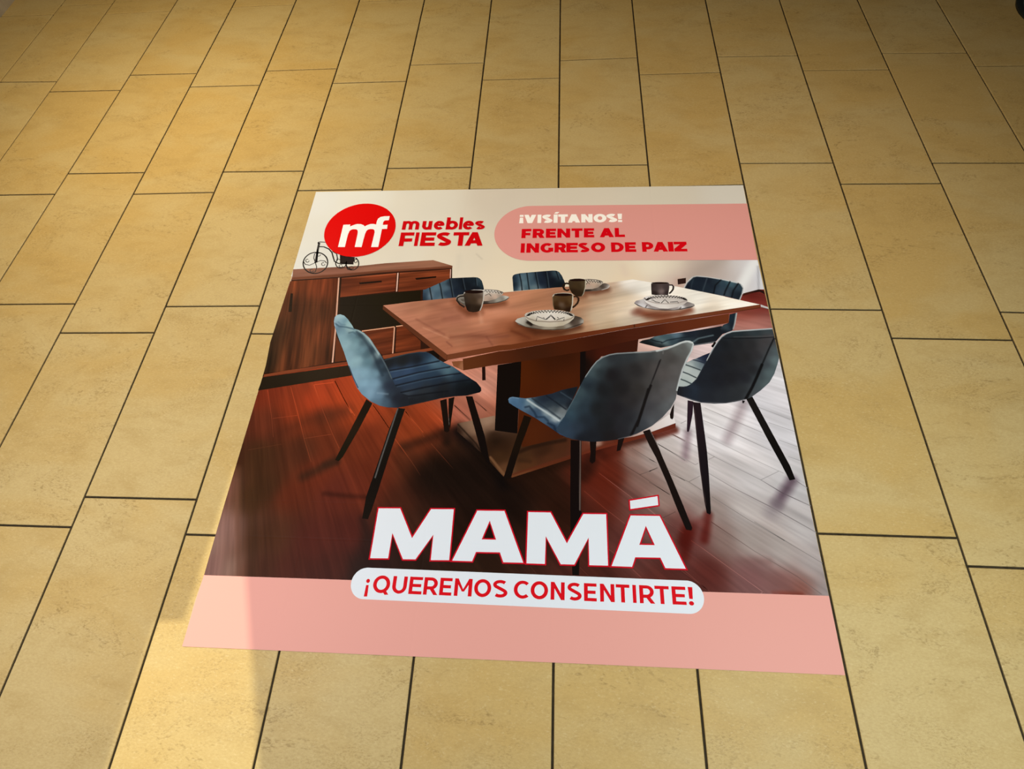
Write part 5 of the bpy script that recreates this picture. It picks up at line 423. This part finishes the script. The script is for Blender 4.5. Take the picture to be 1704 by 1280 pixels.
{'n':'printed_chair','k':'chairB','p':'floor_poster','z':17,'l':'grey blue printed chair in front of the table seen from behind','o':[[(131.7,-149.1),(142,-134.4),(152.3,-108.4),(165.5,-81.3),(181.5,-45.1),(197.9,-10.7),(214.6,18),(228.5,37.4),(245.2,51.3),(264.6,60),(283.9,64.4),(325,67.9),(379.6,71.7),(374.3,71.3),(410,78.2),(438,90),(460.8,101.8),(477.7,108.3),(489.8,107.7),(497.5,103.1),(499.7,95.6),(494.1,77.5),(480.2,50.8),(463.3,13.1),(452.5,-18.2),(442.5,-48.8),(434.1,-78.9),(419,-105.7),(396.6,-132.2),(366.8,-159),(327.7,-181.8),(312.1,-188.7),(279,-198.9),(248.6,-204.1),(215.8,-207.1),(185.5,-205),(160.2,-200.6),(144.9,-194.8),(119.1,-175.7)]],'c':[(139.5,-152.4,39,56,74),(155,-128.9,46,66,80),(168.1,-96.2,52,70,81),(186.8,-59.7,53,70,78),(200.4,-28.8,43,57,67),(225.5,22,71,87,94),(214.3,-0.4,60,76,84),(235.9,3.1,32,40,46),(242.2,41.5,54,66,73),(269.8,51.6,38,43,49),(324.5,58.7,41,47,53),(378.9,62.6,49,55,60),(213.4,-53.2,38,49,57),(202.9,-41.1,21,28,38),(239.9,-52.8,21,23,27),(186.3,-107.7,33,44,54),(199,-142.5,28,35,44),(225.4,-112.9,23,26,30),(267.9,-5.9,24,23,27),(292.7,-51.9,25,25,28),(335.5,10.8,35,35,38),(365.9,27,48,47,49),(277.2,-111.9,24,24,29),(250,-158.6,22,24,28),(173,-171.7,39,50,64),(155,-183.4,43,58,76),(211,-193.3,24,27,34),(185.6,-196.7,21,24,31),(261.6,-192.1,23,21,24),(287.8,-169.1,30,31,37),(301.7,-140.4,29,31,37),(317.5,-81.5,35,34,37),(340,-51.1,41,40,41),(326,-162.6,40,44,50),(357.5,62.9,58,65,69),(395.6,66.6,78,82,85),(416.5,57.1,72,71,73),(431.5,44.4,60,59,60),(456.4,83.6,89,94,96),(472.6,83.8,78,80,82),(489.8,93.8,123,134,138),(386.8,18.3,67,65,67),(406.7,-0.2,73,70,72),(440,19.1,76,75,77),(455.4,13,83,83,86),(375,-37.8,60,60,62),(385.5,-73.8,66,66,70),(412.4,-61.4,73,72,75),(429,-49.1,80,81,85),(431.6,-79,88,93,99),(362.8,-103.8,53,54,60),(387.3,-120.8,67,70,76),(408.6,-108.8,80,85,90),(344.3,-156.1,50,55,63),(370.2,-147,72,76,83)],'t':[([(196.6,-13.3),(214.5,16.7),(228.5,36.2),(245.2,50),(264.6,58.7),(283.8,62.8),(324.9,66.2),(379.4,70.1),(374.1,69.6),(409.9,76.6)],2.9,2.4,(150,159,166),0.8),([(396.1,73.1),(423.8,81.3),(446.3,91.7),(466.2,101.9),(482.9,106.3),(496,101.1)],4.8,2.9,(195,206,213),0.9),([(498.7,96.5),(490.4,72.5),(476.7,48.2),(461.2,13.1),(449.6,-21.3),(440.4,-51.9)],2.8,2.5,(199,211,219),0.85),([(131.7,-149.1),(152.3,-109),(181.5,-46.1)],1.7,2.4,(93,114,126),0.6),([(404.7,44.1),(391.7,12.1),(363.3,-56.2)],1.8,2.1,(26,25,27),0.9),([(372.2,-38.4),(355.1,-80.9),(334.9,-139.7),(312.1,-187.6)],5.3,2.2,(11,10,13),0.95),([(365,-50.1),(352,-92.3),(338,-133.4),(328.9,-159.3)],5.7,2.2,(11,10,13),0.95),([(401.6,40.3),(378.7,-19.8)],1.9,2.1,(24,23,27),0.9),([(413.8,75),(412.1,63.5)],1.6,1.8,(114,117,122),0.6),([(279,-198.4),(312.1,-188.2),(342.9,-176.3)],1.6,1.6,(103,105,112),0.6),([(199.7,-83.7),(191.5,-119.4)],13.6,27.2,(38,52,64),0.4)],'g':1.5,'m':(24.2,0.054)},
{'n':'seat','k':'seat','p':'chairB','z':16,'o':[[(-11,-87.5),(-7.8,-82),(0.2,-79.4),(16.4,-81.6),(35.2,-83.7),(59.2,-80.2),(106.9,-67.8),(133.5,-56.1),(176.2,-44.6),(173.5,-56.9),(160.2,-90.4),(134.3,-151.1),(150,-197.5),(129.5,-188.2),(98.2,-165.4),(61.1,-140.2),(28.8,-122),(4.2,-106.8),(-8.2,-98)]],'c':[(-4.8,-87.4,78,110,143),(6.2,-93.2,66,98,131),(17.5,-105,62,90,121),(27.6,-92.8,58,87,114),(43.6,-92.6,100,125,142),(54.6,-104.3,112,134,146),(55.2,-122.1,47,67,92),(67.5,-92.1,31,42,56),(86,-85.8,26,34,47),(107.1,-79.3,27,36,50),(97,-103.5,38,49,60),(133.6,-69.8,26,34,45),(154.9,-60.3,18,24,32),(120.6,-97.1,36,47,58),(133.8,-90.9,31,42,54),(113,-115.1,64,73,80),(134,-120.5,105,113,119),(131.6,-138.1,107,118,125),(94.8,-127.2,134,149,158),(118.6,-144.2,169,183,190),(87.4,-144.8,52,76,102),(71.4,-133.5,49,70,95),(108.5,-161.7,37,56,80),(129.2,-161.2,50,74,98),(134.6,-183.9,41,59,83),(119,-172.9,28,41,60),(154.9,-102.4,22,27,36)],'t':[([(40.7,-88.1),(62.6,-104.2),(92.1,-124.3),(126.5,-148.4)],3.4,3.4,(175,187,194),0.8),([(53.9,-83.3),(73,-98),(102.6,-121.2),(129,-142.5)],2.7,3.4,(31,40,50),0.7),([(91,-73.6),(118,-94.2),(144.5,-114.5)],2.2,2.7,(20,25,34),0.8),([(130.9,-63.8),(160.2,-84.4)],2.1,2.8,(64,80,94),0.5),([(36.3,-110.6),(46.8,-107.5),(60.6,-124.9),(66.2,-136.6)],3.7,3.7,(24,38,56),0.7),([(66.3,-139.5),(87.2,-139),(97.9,-150.4)],3.4,3.7,(24,38,56),0.6),([(98,-156.2),(113.7,-164.4),(119.1,-181.4)],3.6,3.6,(21,34,52),0.7),([(131.9,-175.4),(144.7,-166.6),(160.2,-172),(157.6,-189)],3.6,3.6,(23,36,56),0.7),([(-10.2,-87.5),(-2.5,-80.7),(16.5,-84)],1.7,2.1,(109,136,160),0.6)],'g':1.3,'m':(17.1,0.054)},
{'n':'leg','k':'lB1','p':'chairB','z':15,'o':[[(34,-134.2),(53.5,-141.1),(42.4,-180.2),(29.4,-222.2),(18.3,-266.1),(7.7,-311.8),(-10.8,-312.3),(-0.4,-266.6),(19.1,-190.4)]],'c':[(17.6,-202.1,21,13,7),(6.3,-285.5,17,10,7)],'g':3.0},
{'n':'leg','k':'lB2','p':'chairB','z':16,'o':[[(157.3,-203.2),(185.1,-204.5),(183.2,-300.9),(181.9,-388.7),(183.6,-392.1),(176.9,-521.9),(176.6,-540.4),(161.6,-540.5),(157.4,-439.2),(156.6,-355.9)]],'c':[(169.9,-312.8,14,7,7),(169.1,-530.6,15,10,8)],'t':[([(182.2,-205.8),(180.9,-300.9),(179.8,-387.4)],2.3,1.5,(111,95,89),0.8)],'g':2.0},
{'n':'leg','k':'lB3','p':'chairB','z':15,'o':[[(206.4,-206.8),(223.2,-204.2),(219.2,-260.8),(211.2,-267.1),(205,-261.2),(207.7,-239.6)]],'c':[(214.4,-231,17,8,7)],'g':4.0},
{'n':'leg','k':'lB4','p':'chairB','z':15,'o':[[(279.2,-197.8),(294.9,-194.3),(283.1,-229),(273.9,-231.7)]],'c':[(286.5,-212.6,18,8,7)],'g':4.0},
{'n':'leg','k':'lB5','p':'chairB','z':16,'o':[[(343,-175),(361.2,-168.2),(375.3,-204.4),(387.6,-245.3),(409.7,-313),(426.4,-366.5),(442.6,-422),(439.9,-428.3),(428.1,-427.1),(412.1,-378.1),(393.3,-313.5),(370.8,-245.7),(356.2,-212.2)]],'c':[(371.4,-210.5,18,10,9),(417.4,-366.4,16,9,8)],'t':[([(362.3,-169.8),(380,-218.3)],1.6,1.3,(157,144,143),0.7)],'g':2.5},
{'n':'leg','k':'lB6','p':'chairB','z':15,'o':[[(429.2,-92.4),(423.9,-134),(420.3,-139),(415.7,-135.8),(415.5,-124.3),(421.5,-107.6)]],'c':[(421.5,-115.3,20,11,12)],'g':4.0},
{'n':'printed_chair','k':'chairC','p':'floor_poster','z':16,'l':'dark printed chair at the right edge seen from behind','o':[[(442.2,-39.7),(458.3,-40.1),(467.5,-38.7),(478.5,-32.5),(494.5,-16),(509,9),(527.2,42.4),(547.5,80.7),(564,106.1),(576.8,122.8),(591.8,134.4),(609,141.6),(633.8,144.8),(674.9,148.5),(720.8,152.6),(722.2,124.9),(722.6,53.8),(714.2,32.2),(701.6,3.4),(684.3,-23.7),(657.4,-48.8),(631.6,-68.6),(615.3,-76.2),(589,-83.7),(563.1,-88.9),(532.5,-90.7),(499.7,-88.3),(477.5,-81.7),(457.8,-73.1),(439.2,-65.4)]],'c':[(444.3,-51.8,15,18,25),(464.7,-54.5,21,28,39),(481.5,-42.1,30,41,56),(474.5,-60.3,23,33,47),(498.9,-23.6,19,25,35),(525.4,26.5,21,27,37),(559.5,91.2,23,29,38),(590.6,124.6,30,38,46),(581.8,98,22,26,32),(618.9,134.9,32,43,50),(673.4,138.7,44,55,62),(711.9,144.1,53,65,72),(614.4,101.6,29,31,36),(654,98.8,37,38,42),(694.4,102.4,58,56,60),(710.4,119,67,66,71),(552.9,36.4,21,25,33),(594.5,52.8,25,27,32),(634.1,53.3,33,34,38),(666.6,60,41,41,46),(690.2,76.4,53,52,56),(519.4,-26.3,21,27,37),(546.5,-16.7,20,23,31),(586.2,-10,23,25,31),(619.8,-9.5,28,30,37),(649.4,15.7,30,32,37),(515,-65.6,26,31,40),(552.7,-70.9,33,38,46),(591.3,-67.2,36,40,46),(613.7,-51.9,33,37,42),(680.9,34.9,56,63,71),(702.3,70.1,65,73,81),(711.7,47.9,90,108,115),(716.6,76.7,78,92,99),(691.4,3.9,78,94,100),(665.3,-14.9,54,63,70),(644.3,-51.4,62,70,76),(674.1,-23.9,82,97,102),(629.8,-63.6,66,72,78)],'t':[([(527.3,44),(548.1,80.7),(564.5,105.8),(577.2,121.8),(592.2,133.4),(609.4,140.2),(633.6,143.1),(674.6,146.8),(719.7,150.9)],3.1,2.6,(196,205,215),0.9),([(478.5,-32.5),(494.5,-16),(509,9),(527.2,42.4)],1.7,2.8,(52,62,77),0.6),([(584.1,116.2),(643.3,116.8),(683.7,118.8),(721.1,122.5)],1.8,2.2,(18,19,23),0.8),([(611.7,121.5),(719.4,125.1)],1.5,2.2,(91,90,94),0.4),([(719.5,117.5),(698.7,79.7),(673.9,31.6)],2.9,2.3,(17,19,22),0.9),([(673.9,31.6),(655.1,-5.9),(637.2,-39.6),(615.5,-75)],6.1,2.2,(8,9,12),0.95),([(457.8,-72.6),(499.7,-88.3),(563.1,-88.9),(615.3,-76.2)],1.8,1.7,(122,122,127),0.6),([(442.8,-39.7),(460.9,-40)],1.9,1.7,(91,94,100),0.6)],'g':1.5,'m':(24.4,0.054)},
{'n':'seat','k':'seat','p':'chairC','z':15,'o':[[(541.3,68.9),(523.9,60.9),(501.3,49.1),(490.3,45.1),(473.4,35.3),(456.9,0.5),(441.3,-41.3),(460.7,-42.5),(482.4,-33),(506.8,1.2),(526.8,39.2)]],'c':[(529,58.4,19,26,50),(512.3,51.8,32,43,67),(524.5,42.4,21,29,47),(490,41.9,136,149,156),(499.6,32.5,118,134,142),(512.2,26.3,100,115,126),(483.4,29.1,162,175,180),(476.8,16.4,171,182,185),(494,4.1,161,172,177),(464.8,0.6,170,181,185),(484.2,-14.6,167,177,180),(460.7,-15,161,173,176),(459.2,-30.3,158,171,175),(472.3,-30.1,152,166,170)],'t':[([(469.6,28.9),(487.9,21.3),(508,12.1)],2.6,1.9,(37,47,54),0.9),([(459.5,6.1),(475.1,-0.8),(494.4,-12.3)],2.6,1.9,(37,47,54),0.9),([(451.4,-16.6),(465.2,-22.6),(480.5,-31.5)],2.6,1.9,(36,47,53),0.9),([(490.4,45.8),(510.9,39),(521,34.4)],2.1,2.5,(22,31,49),0.8)],'g':1.3},
{'n':'leg','k':'lC1','p':'chairC','z':14,'o':[[(465.3,-81.6),(479.6,-84.8),(473.7,-123.1),(462.3,-165.5),(459.2,-173.5),(454.8,-172.7),(455.5,-162.4)]],'c':[(467.1,-123.2,33,19,32)],'g':4.0},
{'n':'leg','k':'lC2','p':'chairC','z':15,'o':[[(478.3,-86.5),(497.6,-88.8),(498.2,-148.6),(498.8,-224.1),(496.2,-290.1),(490.2,-383.9),(487.5,-388.9),(480.5,-385.6),(478,-356.5),(476.3,-273),(477,-209.2),(478.1,-136.1)]],'c':[(483.7,-140.2,24,14,22),(484.4,-272.5,17,12,18),(483.9,-379.1,12,8,9)],'t':[([(480,-109.8),(477.9,-206.1),(478,-308.1),(479.7,-364.9)],1.2,1.2,(88,68,69),0.5)],'g':2.5},
{'n':'leg','k':'lC3','p':'chairC','z':15,'o':[[(617.1,-75.5),(633.6,-67.8),(649.9,-119.6),(672.1,-189),(694.9,-261.1),(700.7,-294.5),(686.9,-297.8),(674.3,-255.8),(654.4,-195.7),(636,-136)]],'c':[(638.1,-119.7,17,15,15),(675.4,-251.5,12,10,9)],'g':3.0},
{'n':'leg','k':'lC4','p':'chairC','z':14,'o':[[(606,-79.1),(612.9,-80.6),(608.4,-88.1),(605.1,-87.5)]],'c':[(608.5,-83.4,22,17,20)],'g':4.0},
{'n':'pink_band','k':'pink_band','p':'floor_poster','z':20,'o':[[(-713.6,-575.3),(722.3,-563),(721.5,-718.7),(-713.8,-730.5)]],'f':(210,152,143),'l':'salmon pink band along the lower edge'},
{'n':'pink_tab','k':'pink_tab','p':'floor_poster','z':20,'o':[[(30.2,641.4),(19.8,640.9),(9.5,639.6),(-0.7,637.3),(-10.6,634.2),(-20.2,630.2),(-29.4,625.4),(-38.2,619.8),(-46.4,613.5),(-54.1,606.5),(-61.1,598.8),(-67.5,590.6),(-73,581.8),(-77.8,572.6),(-81.8,563),(-84.9,553.1),(-87.2,542.9),(-88.6,532.6),(-89,522.2),(-88.6,511.8),(-87.2,501.5),(-84.9,491.4),(-81.8,481.5),(-77.8,471.9),(-73,462.6),(-67.5,453.9),(-61.1,445.6),(-54.1,438),(-46.4,430.9),(-38.2,424.6),(-29.4,419),(-20.2,414.2),(-10.6,410.2),(-0.7,407.1),(9.5,404.9),(19.8,403.5),(30.2,403),(719.9,403),(723.3,641.4)]],'f':(216,154,151),'l':'pink tab with a rounded left end'},
{'n':'logo_disc','k':'logo_disc','p':'floor_poster','z':21,'o':[[(-419.9,541.3),(-420.3,551.7),(-421.7,562.1),(-424,572.3),(-427.1,582.2),(-431.1,591.9),(-435.9,601.2),(-441.5,610),(-447.9,618.3),(-454.9,625.9),(-462.6,633),(-470.9,639.4),(-479.7,645),(-489,649.8),(-498.6,653.8),(-508.6,656.9),(-518.8,659.2),(-529.1,660.6),(-539.6,661),(-550,660.6),(-560.4,659.2),(-570.6,656.9),(-580.5,653.8),(-590.2,649.8),(-599.4,645),(-608.2,639.4),(-616.5,633),(-624.2,625.9),(-631.3,618.3),(-637.6,610),(-643.2,601.2),(-648.1,591.9),(-652.1,582.2),(-655.2,572.3),(-657.5,562.1),(-658.8,551.7),(-659.3,541.3),(-658.8,530.9),(-657.5,520.5),(-655.2,510.3),(-652.1,500.4),(-648.1,490.7),(-643.2,481.5),(-637.6,472.7),(-631.3,464.4),(-624.2,456.7),(-616.5,449.6),(-608.2,443.3),(-599.4,437.6),(-590.2,432.8),(-580.5,428.8),(-570.6,425.7),(-560.4,423.4),(-550,422.1),(-539.6,421.6),(-529.1,422.1),(-518.8,423.4),(-508.6,425.7),(-498.6,428.8),(-489,432.8),(-479.7,437.6),(-470.9,443.3),(-462.6,449.6),(-454.9,456.7),(-447.9,464.4),(-441.5,472.7),(-435.9,481.5),(-431.1,490.7),(-427.1,500.4),(-424,510.3),(-421.7,520.5),(-420.3,530.9)]],'f':(210,7,7),'l':'red round emblem'},
{'n':'lettering','k':'mf','p':'logo_disc','z':22,'o':[[(-598.2,463.9),(-575.4,463.7),(-575.8,494),(-575.8,520.2),(-573.8,533.5),(-569.7,539.5),(-563.1,542.5),(-552.9,542),(-547,538.1),(-544.2,529.4),(-543.4,516.2),(-542.3,463.5),(-519.4,463.3),(-519.2,493.5),(-518.3,519.7),(-516.3,534),(-511.6,540.1),(-504.6,542.6),(-494.4,541.8),(-489.3,536.8),(-487.1,527.7),(-487,513.8),(-487.8,463.1),(-464.1,463),(-464.3,500.5),(-465,542.2),(-447.9,542.8),(-448.8,561.1),(-465.2,560.9),(-465.7,574.4),(-461.6,580.9),(-448.4,581.9),(-447.9,600.6),(-467.6,600.1),(-478.7,597.1),(-485.7,590.2),(-488.3,579.7),(-488,562.7),(-498,565.5),(-507.5,565.3),(-517.4,560.8),(-525.5,554.7),(-531,560.9),(-539.8,564.9),(-553.1,565.8),(-564,562),(-576.1,554.5),(-576.2,563.7),(-600.5,562.8)]],'f':(234,242,247),'l':'white joined lowercase letters'},
{'n':'white_tab','k':'white_tab','p':'floor_poster','z':22,'o':[[(-317.1,-542.8),(-320.8,-543),(-324.4,-543.6),(-328,-544.5),(-331.4,-545.8),(-334.7,-547.5),(-337.8,-549.5),(-340.7,-551.8),(-343.3,-554.5),(-345.6,-557.3),(-347.6,-560.4),(-349.3,-563.7),(-350.6,-567.1),(-351.6,-570.7),(-352.1,-574.3),(-352.3,-578),(-352.1,-581.7),(-351.6,-585.3),(-350.6,-588.9),(-349.3,-592.3),(-347.6,-595.6),(-345.6,-598.7),(-343.3,-601.6),(-340.7,-604.2),(-337.8,-606.5),(-334.7,-608.5),(-331.4,-610.2),(-328,-611.5),(-324.4,-612.5),(-320.8,-613),(-317.1,-613.2),(417.1,-613.2),(420.8,-613),(424.5,-612.5),(428,-611.5),(431.5,-610.2),(434.7,-608.5),(437.8,-606.5),(440.7,-604.2),(443.3,-601.6),(445.6,-598.7),(447.6,-595.6),(449.3,-592.3),(450.6,-588.9),(451.6,-585.3),(452.2,-581.7),(452.3,-578),(452.2,-574.3),(451.6,-570.7),(450.6,-567.1),(449.3,-563.7),(447.6,-560.4),(445.6,-557.3),(443.3,-554.5),(440.7,-551.8),(437.8,-549.5),(434.7,-547.5),(431.5,-545.8),(428,-544.5),(424.5,-543.6),(420.8,-543),(417.1,-542.8)]],'f':(207,215,225),'l':'white rounded tab'},
{'n':'letter','k':'first_em','p':'floor_poster','z':22,'o':[[(-320.2,-396.2),(-260.6,-394.6),(-222.7,-463),(-186.9,-394.1),(-125.3,-392.4),(-123.8,-521.5),(-173.9,-523.1),(-173.6,-467.1),(-205.7,-522.6),(-239.4,-523.6),(-270.7,-466.5),(-270.2,-522.6),(-320.3,-524.2)]],'f':(182,11,32),'l':'large letter with a red outline'},
{'n':'letter_fill','k':'first_em_face','p':'first_em','z':24,'o':[[(-316.9,-399.4),(-262.5,-397.9),(-222.6,-470),(-184.9,-397.3),(-128.5,-395.8),(-127.1,-518.3),(-170.7,-519.7),(-171.6,-459.5),(-207.6,-519.4),(-237.5,-520.2),(-272.7,-458.9),(-273.5,-519.4),(-317,-520.8)]],'f':(207,215,225),'l':'white letter face'},
{'n':'letter','k':'first_ay','p':'floor_poster','z':23,'o':[[(-72.1,-394.1),(-1.3,-392.6),(52.6,-520.7),(-1.1,-521.6),(-10.4,-499.1),(-62.7,-500.1),(-70.1,-521.9),(-124.4,-522.3)]],'f':(182,11,32),'h':[[(-37.5,-428.5),(-24.1,-463.3),(-49.3,-463.7)]],'l':'large letter with a red outline'},
{'n':'letter_fill','k':'first_ay_face','p':'first_ay','z':24,'o':[[(-69.9,-397.3),(-3.5,-396),(47.6,-517.5),(1.1,-518.3),(-8.3,-495.7),(-65,-496.8),(-72.5,-518.7),(-119.5,-519)]],'f':(207,215,225),'h':[[(-37.7,-420.7),(-19.2,-466.6),(-54,-467)]],'l':'white letter face'},
{'n':'letter','k':'second_em','p':'floor_poster','z':22,'o':[[(51.5,-393.8),(110.7,-392.7),(148.7,-462.2),(185.9,-394.2),(245.6,-392.8),(246.5,-519.8),(197.3,-520.6),(197.9,-461),(168,-520.4),(132.9,-520.9),(100.5,-461.5),(101.3,-521.6),(51.9,-521.8)]],'f':(182,11,32),'l':'large letter with a red outline'},
{'n':'letter_fill','k':'second_em_face','p':'second_em','z':24,'o':[[(54.9,-397),(108.8,-396.1),(148.7,-469.1),(187.9,-397.4),(242.3,-396.2),(243.2,-516.6),(200.5,-517.2),(199.8,-453.3),(166,-517.1),(134.8,-517.6),(98.6,-453.9),(98,-518.3),(55.2,-518.5)]],'f':(207,215,225),'l':'white letter face'},
{'n':'letter','k':'second_ay','p':'floor_poster','z':23,'o':[[(298.4,-394.1),(371.1,-392.8),(423.4,-520.2),(370.8,-520.6),(361.3,-497.5),(308.4,-498.5),(300,-520.6),(246.4,-520.5)],[(297.3,-358.3),(370.7,-343.2),(370.9,-372.2),(297.7,-385.5)]],'f':(182,11,32),'h':[[(334.9,-428.9),(347.9,-462.7),(321.8,-463.1)]],'l':'large letter with a red outline'},
{'n':'letter_fill','k':'second_ay_face','p':'second_ay','z':24,'o':[[(300.6,-397.4),(368.9,-396.2),(418.5,-516.9),(373,-517.2),(363.5,-494.1),(306.1,-495.3),(297.8,-517.3),(251.4,-517.2)],[(300.7,-361),(367.4,-347.3),(367.6,-369.5),(300.9,-381.5)]],'f':(207,215,225),'h':[[(334.9,-421),(352.8,-465.9),(317,-466.5)]],'l':'white letter face'},
{'n':'lettering','k':'muebles','p':'floor_poster','z':22,'x':[('m',-398,538.4,56.9,38.5),('u',-331.4,538.1,32.8,38.4),('e',-292.4,537.9,35.2,38.4),('b',-251.5,537.7,39.3,38.3),('l',-208,537.6,10.4,38.3),('e',-195.4,537.4,36.3,38.2),('s',-155.7,537.2,33.4,38.2)],'w':12.5,'b':0.3,'f':(196,7,17),'l':'red lowercase lettering'},
{'n':'lettering','k':'fiesta','p':'floor_poster','z':22,'x':[('F',-397.9,466.5,45.2,59.5),('I',-347.4,466.5,11.7,59.4),('E',-328.4,466.5,48.3,59.2),('S',-276.6,466.4,49.4,59.1),('T',-222.5,466.4,51.6,58.9),('A',-182.3,466.4,58.8,58.7)],'w':15.7,'b':0.24,'f':(198,7,15),'l':'red capital lettering'},
{'n':'lettering','k':'visit','p':'floor_poster','z':22,'x':[('¡',-10.8,563,13.9,37.3),('V',4.7,563.1,39.3,37.3),('I',48.7,563.2,12.4,37.3),('S',63.9,563.3,33.8,37.3),('Í',101.3,563.5,12.9,37.3),('T',116.1,563.6,31.2,37.3),('A',146.7,563.7,40.4,37.2),('N',191,563.9,36.4,37.2),('O',230.6,564,41.4,37.2),('S',272.1,564.2,34.3,37.2),('!',308,564.3,14.5,37.2)],'w':13.4,'b':0.28,'f':(247,247,247),'l':'white capital lettering in the pink tab'},
{'n':'lettering','k':'frente','p':'floor_poster','z':22,'x':[('F',-0.8,497.4,31,40.1),('R',35.1,497.6,38.5,40),('E',77.4,497.9,32.4,39.9),('N',114.1,498.2,41.2,39.7),('T',159.3,498.5,35.4,39.6),('E',198.7,498.7,32.8,39.5),('A',248.4,499.1,44.9,39.4),('L',296.4,499.4,31.5,39.3)],'w':13.5,'b':0.27,'f':(206,7,23),'l':'red capital lettering in the pink tab'},
{'n':'lettering','k':'ingreso','p':'floor_poster','z':22,'x':[('I',-0.7,435.4,12.8,39.9),('N',17.5,435.5,40,39.9),('G',61.5,435.8,40.7,39.9),('R',105.9,436,38.1,39.9),('E',143,436.2,36.4,39.9),('S',181,436.4,34.2,40),('O',220.4,436.7,44,40),('D',282.7,437,39.1,40),('E',325.9,437.2,34,40),('P',378.2,437.5,34.9,40.1),('A',412.6,437.8,44.3,40.1),('I',458.2,437.9,16.2,40.1),('Z',476.2,438.1,39.2,40.1)],'w':13.3,'b':0.27,'f':(205,7,22),'l':'red capital lettering,lower row of the pink tab'},
{'n':'lettering','k':'queremos','p':'floor_poster','z':24,'x':[('¡',-316.6,-598,8,38.5),('Q',-299.3,-597.9,40.1,38.5),('U',-253.7,-597.7,34.1,38.5),('E',-214.2,-597.5,30.7,38.5),('R',-179.8,-597.4,33.8,38.5),('E',-142.5,-597.2,28.3,38.5),('M',-108.3,-597.1,40.9,38.5),('O',-62.6,-596.9,39.3,38.5),('S',-19.4,-596.7,33.8,38.5),('C',28.6,-596.5,34.9,38.5),('O',67,-596.3,39.6,38.5),('N',112.5,-596.2,31.6,38.5),('S',150.4,-596,31.9,38.5),('E',187.6,-595.9,28.3,38.5),('N',223.6,-595.7,32.2,38.5),('T',259.1,-595.5,30.4,38.5),('I',296.1,-595.4,7.9,38.5),('R',311.1,-595.3,33.6,38.5),('T',345.1,-595.2,31.6,38.5),('E',382.7,-595,30.6,38.5),('!',418.8,-594.9,10.2,38.5)],'w':8.5,'b':0.18,'f':(196,14,26),'l':'red capital lettering on the white tab'}]
MADE = {'floor_poster': (ROOT, None)}
for d in PARTS:
    par, pd = MADE[d['p']]
    if 's' in d:
        V, F, C = [], [], []
        for pl, wd, rgb in d['s']:
            A = np.array(pl, float); keep = np.r_[True, np.hypot(*np.diff(A, axis=0).T) > .05]; A = A[keep]
            if len(A) < 2: continue
            closed = np.hypot(*(A[0]-A[-1])) < .3 and len(A) > 6
            T = np.gradient(A, axis=0)
            if closed: T[0] = T[-1] = A[1]-A[-2]
            T /= np.hypot(*T.T)[:, None]+1e-9; N = np.c_[-T[:, 1], T[:, 0]]*max(wd, .9)/2
            if isinstance(rgb, tuple): c = np.tile(lin(rgb), (len(A), 1))
            else: c = ink(A, pd)*rgb
            n = len(V); V += (A+N).tolist()+(A-N).tolist(); C += c.tolist()+c.tolist(); k = len(A)
            F += [(n+i, n+i+1, n+k+i+1, n+k+i) for i in range(k-1)]
        o = put(d, np.array(V), F, np.clip(np.array(C), .002, .93), par)
    else:
        if 'x' in d: P, F = text_mesh(d)
        else: P, F = fill(d['o'], d.get('h', ()), d.get('g', 0) if 'f' not in d else 0)
        o = put(d, P, F, ink(P, d), par)
    MADE[d['k']] = (o, d)

# ------------------------------------------------------------------ things only just in the frame
def lathe(name, prof, mat, n=40):
    v = [(r*math.cos(2*math.pi*i/n), r*math.sin(2*math.pi*i/n), z) for r, z in prof for i in range(n)]
    f = [(k*n+i, k*n+(i+1) % n, (k+1)*n+(i+1) % n, (k+1)*n+i) for k in range(len(prof)-1) for i in range(n)]
    f.append(tuple(range((len(prof)-1)*n, len(prof)*n)))
    return mesh(name, v, f)
st = new_obj('stand_base', lathe('stand_base', [(.2, .0006), (.2, .008), (.194, .012), (.182, .012), (.178, .009), (.04, .009), (.03, .013)], None), plain('black_rubber', (.012, .014, .012), .5, .4))
st.location = (1.997, .231, 0); st['label'] = 'dark rimmed round stand base just entering at the far right corner'; st['category'] = 'stand'
pl = new_obj('plate', lathe('plate', [(.176, .0092), (.17, .0105), (.05, .0105)], None), plain('grey_plate', (.11, .14, .12), .45, .4, 40, .3), st)
cf = new_obj('column_foot', mesh('column_foot', [(-3.15, .502, 0), (-2.69, .502, 0), (-2.708, .98, 0), (-3.15, .98, 0), (-3.15, .502, .3), (-2.69, .502, .3), (-2.708, .98, .3), (-3.15, .98, .3), (-3.13, .522, .32), (-2.71, .522, .32), (-2.728, .96, .32), (-3.13, .96, .32)], [(3, 2, 1, 0), (8, 9, 10, 11)]+[(i+o, (i+1) % 4+o, (i+1) % 4+4+o, i+4+o) for o in (0, 4) for i in range(4)]), plain('grey_brown_stone', (.34, .29, .22), .7, .2, 12, .15))
cf['label'] = 'grey brown column foot at the far left corner of the floor'; cf['category'] = 'column'
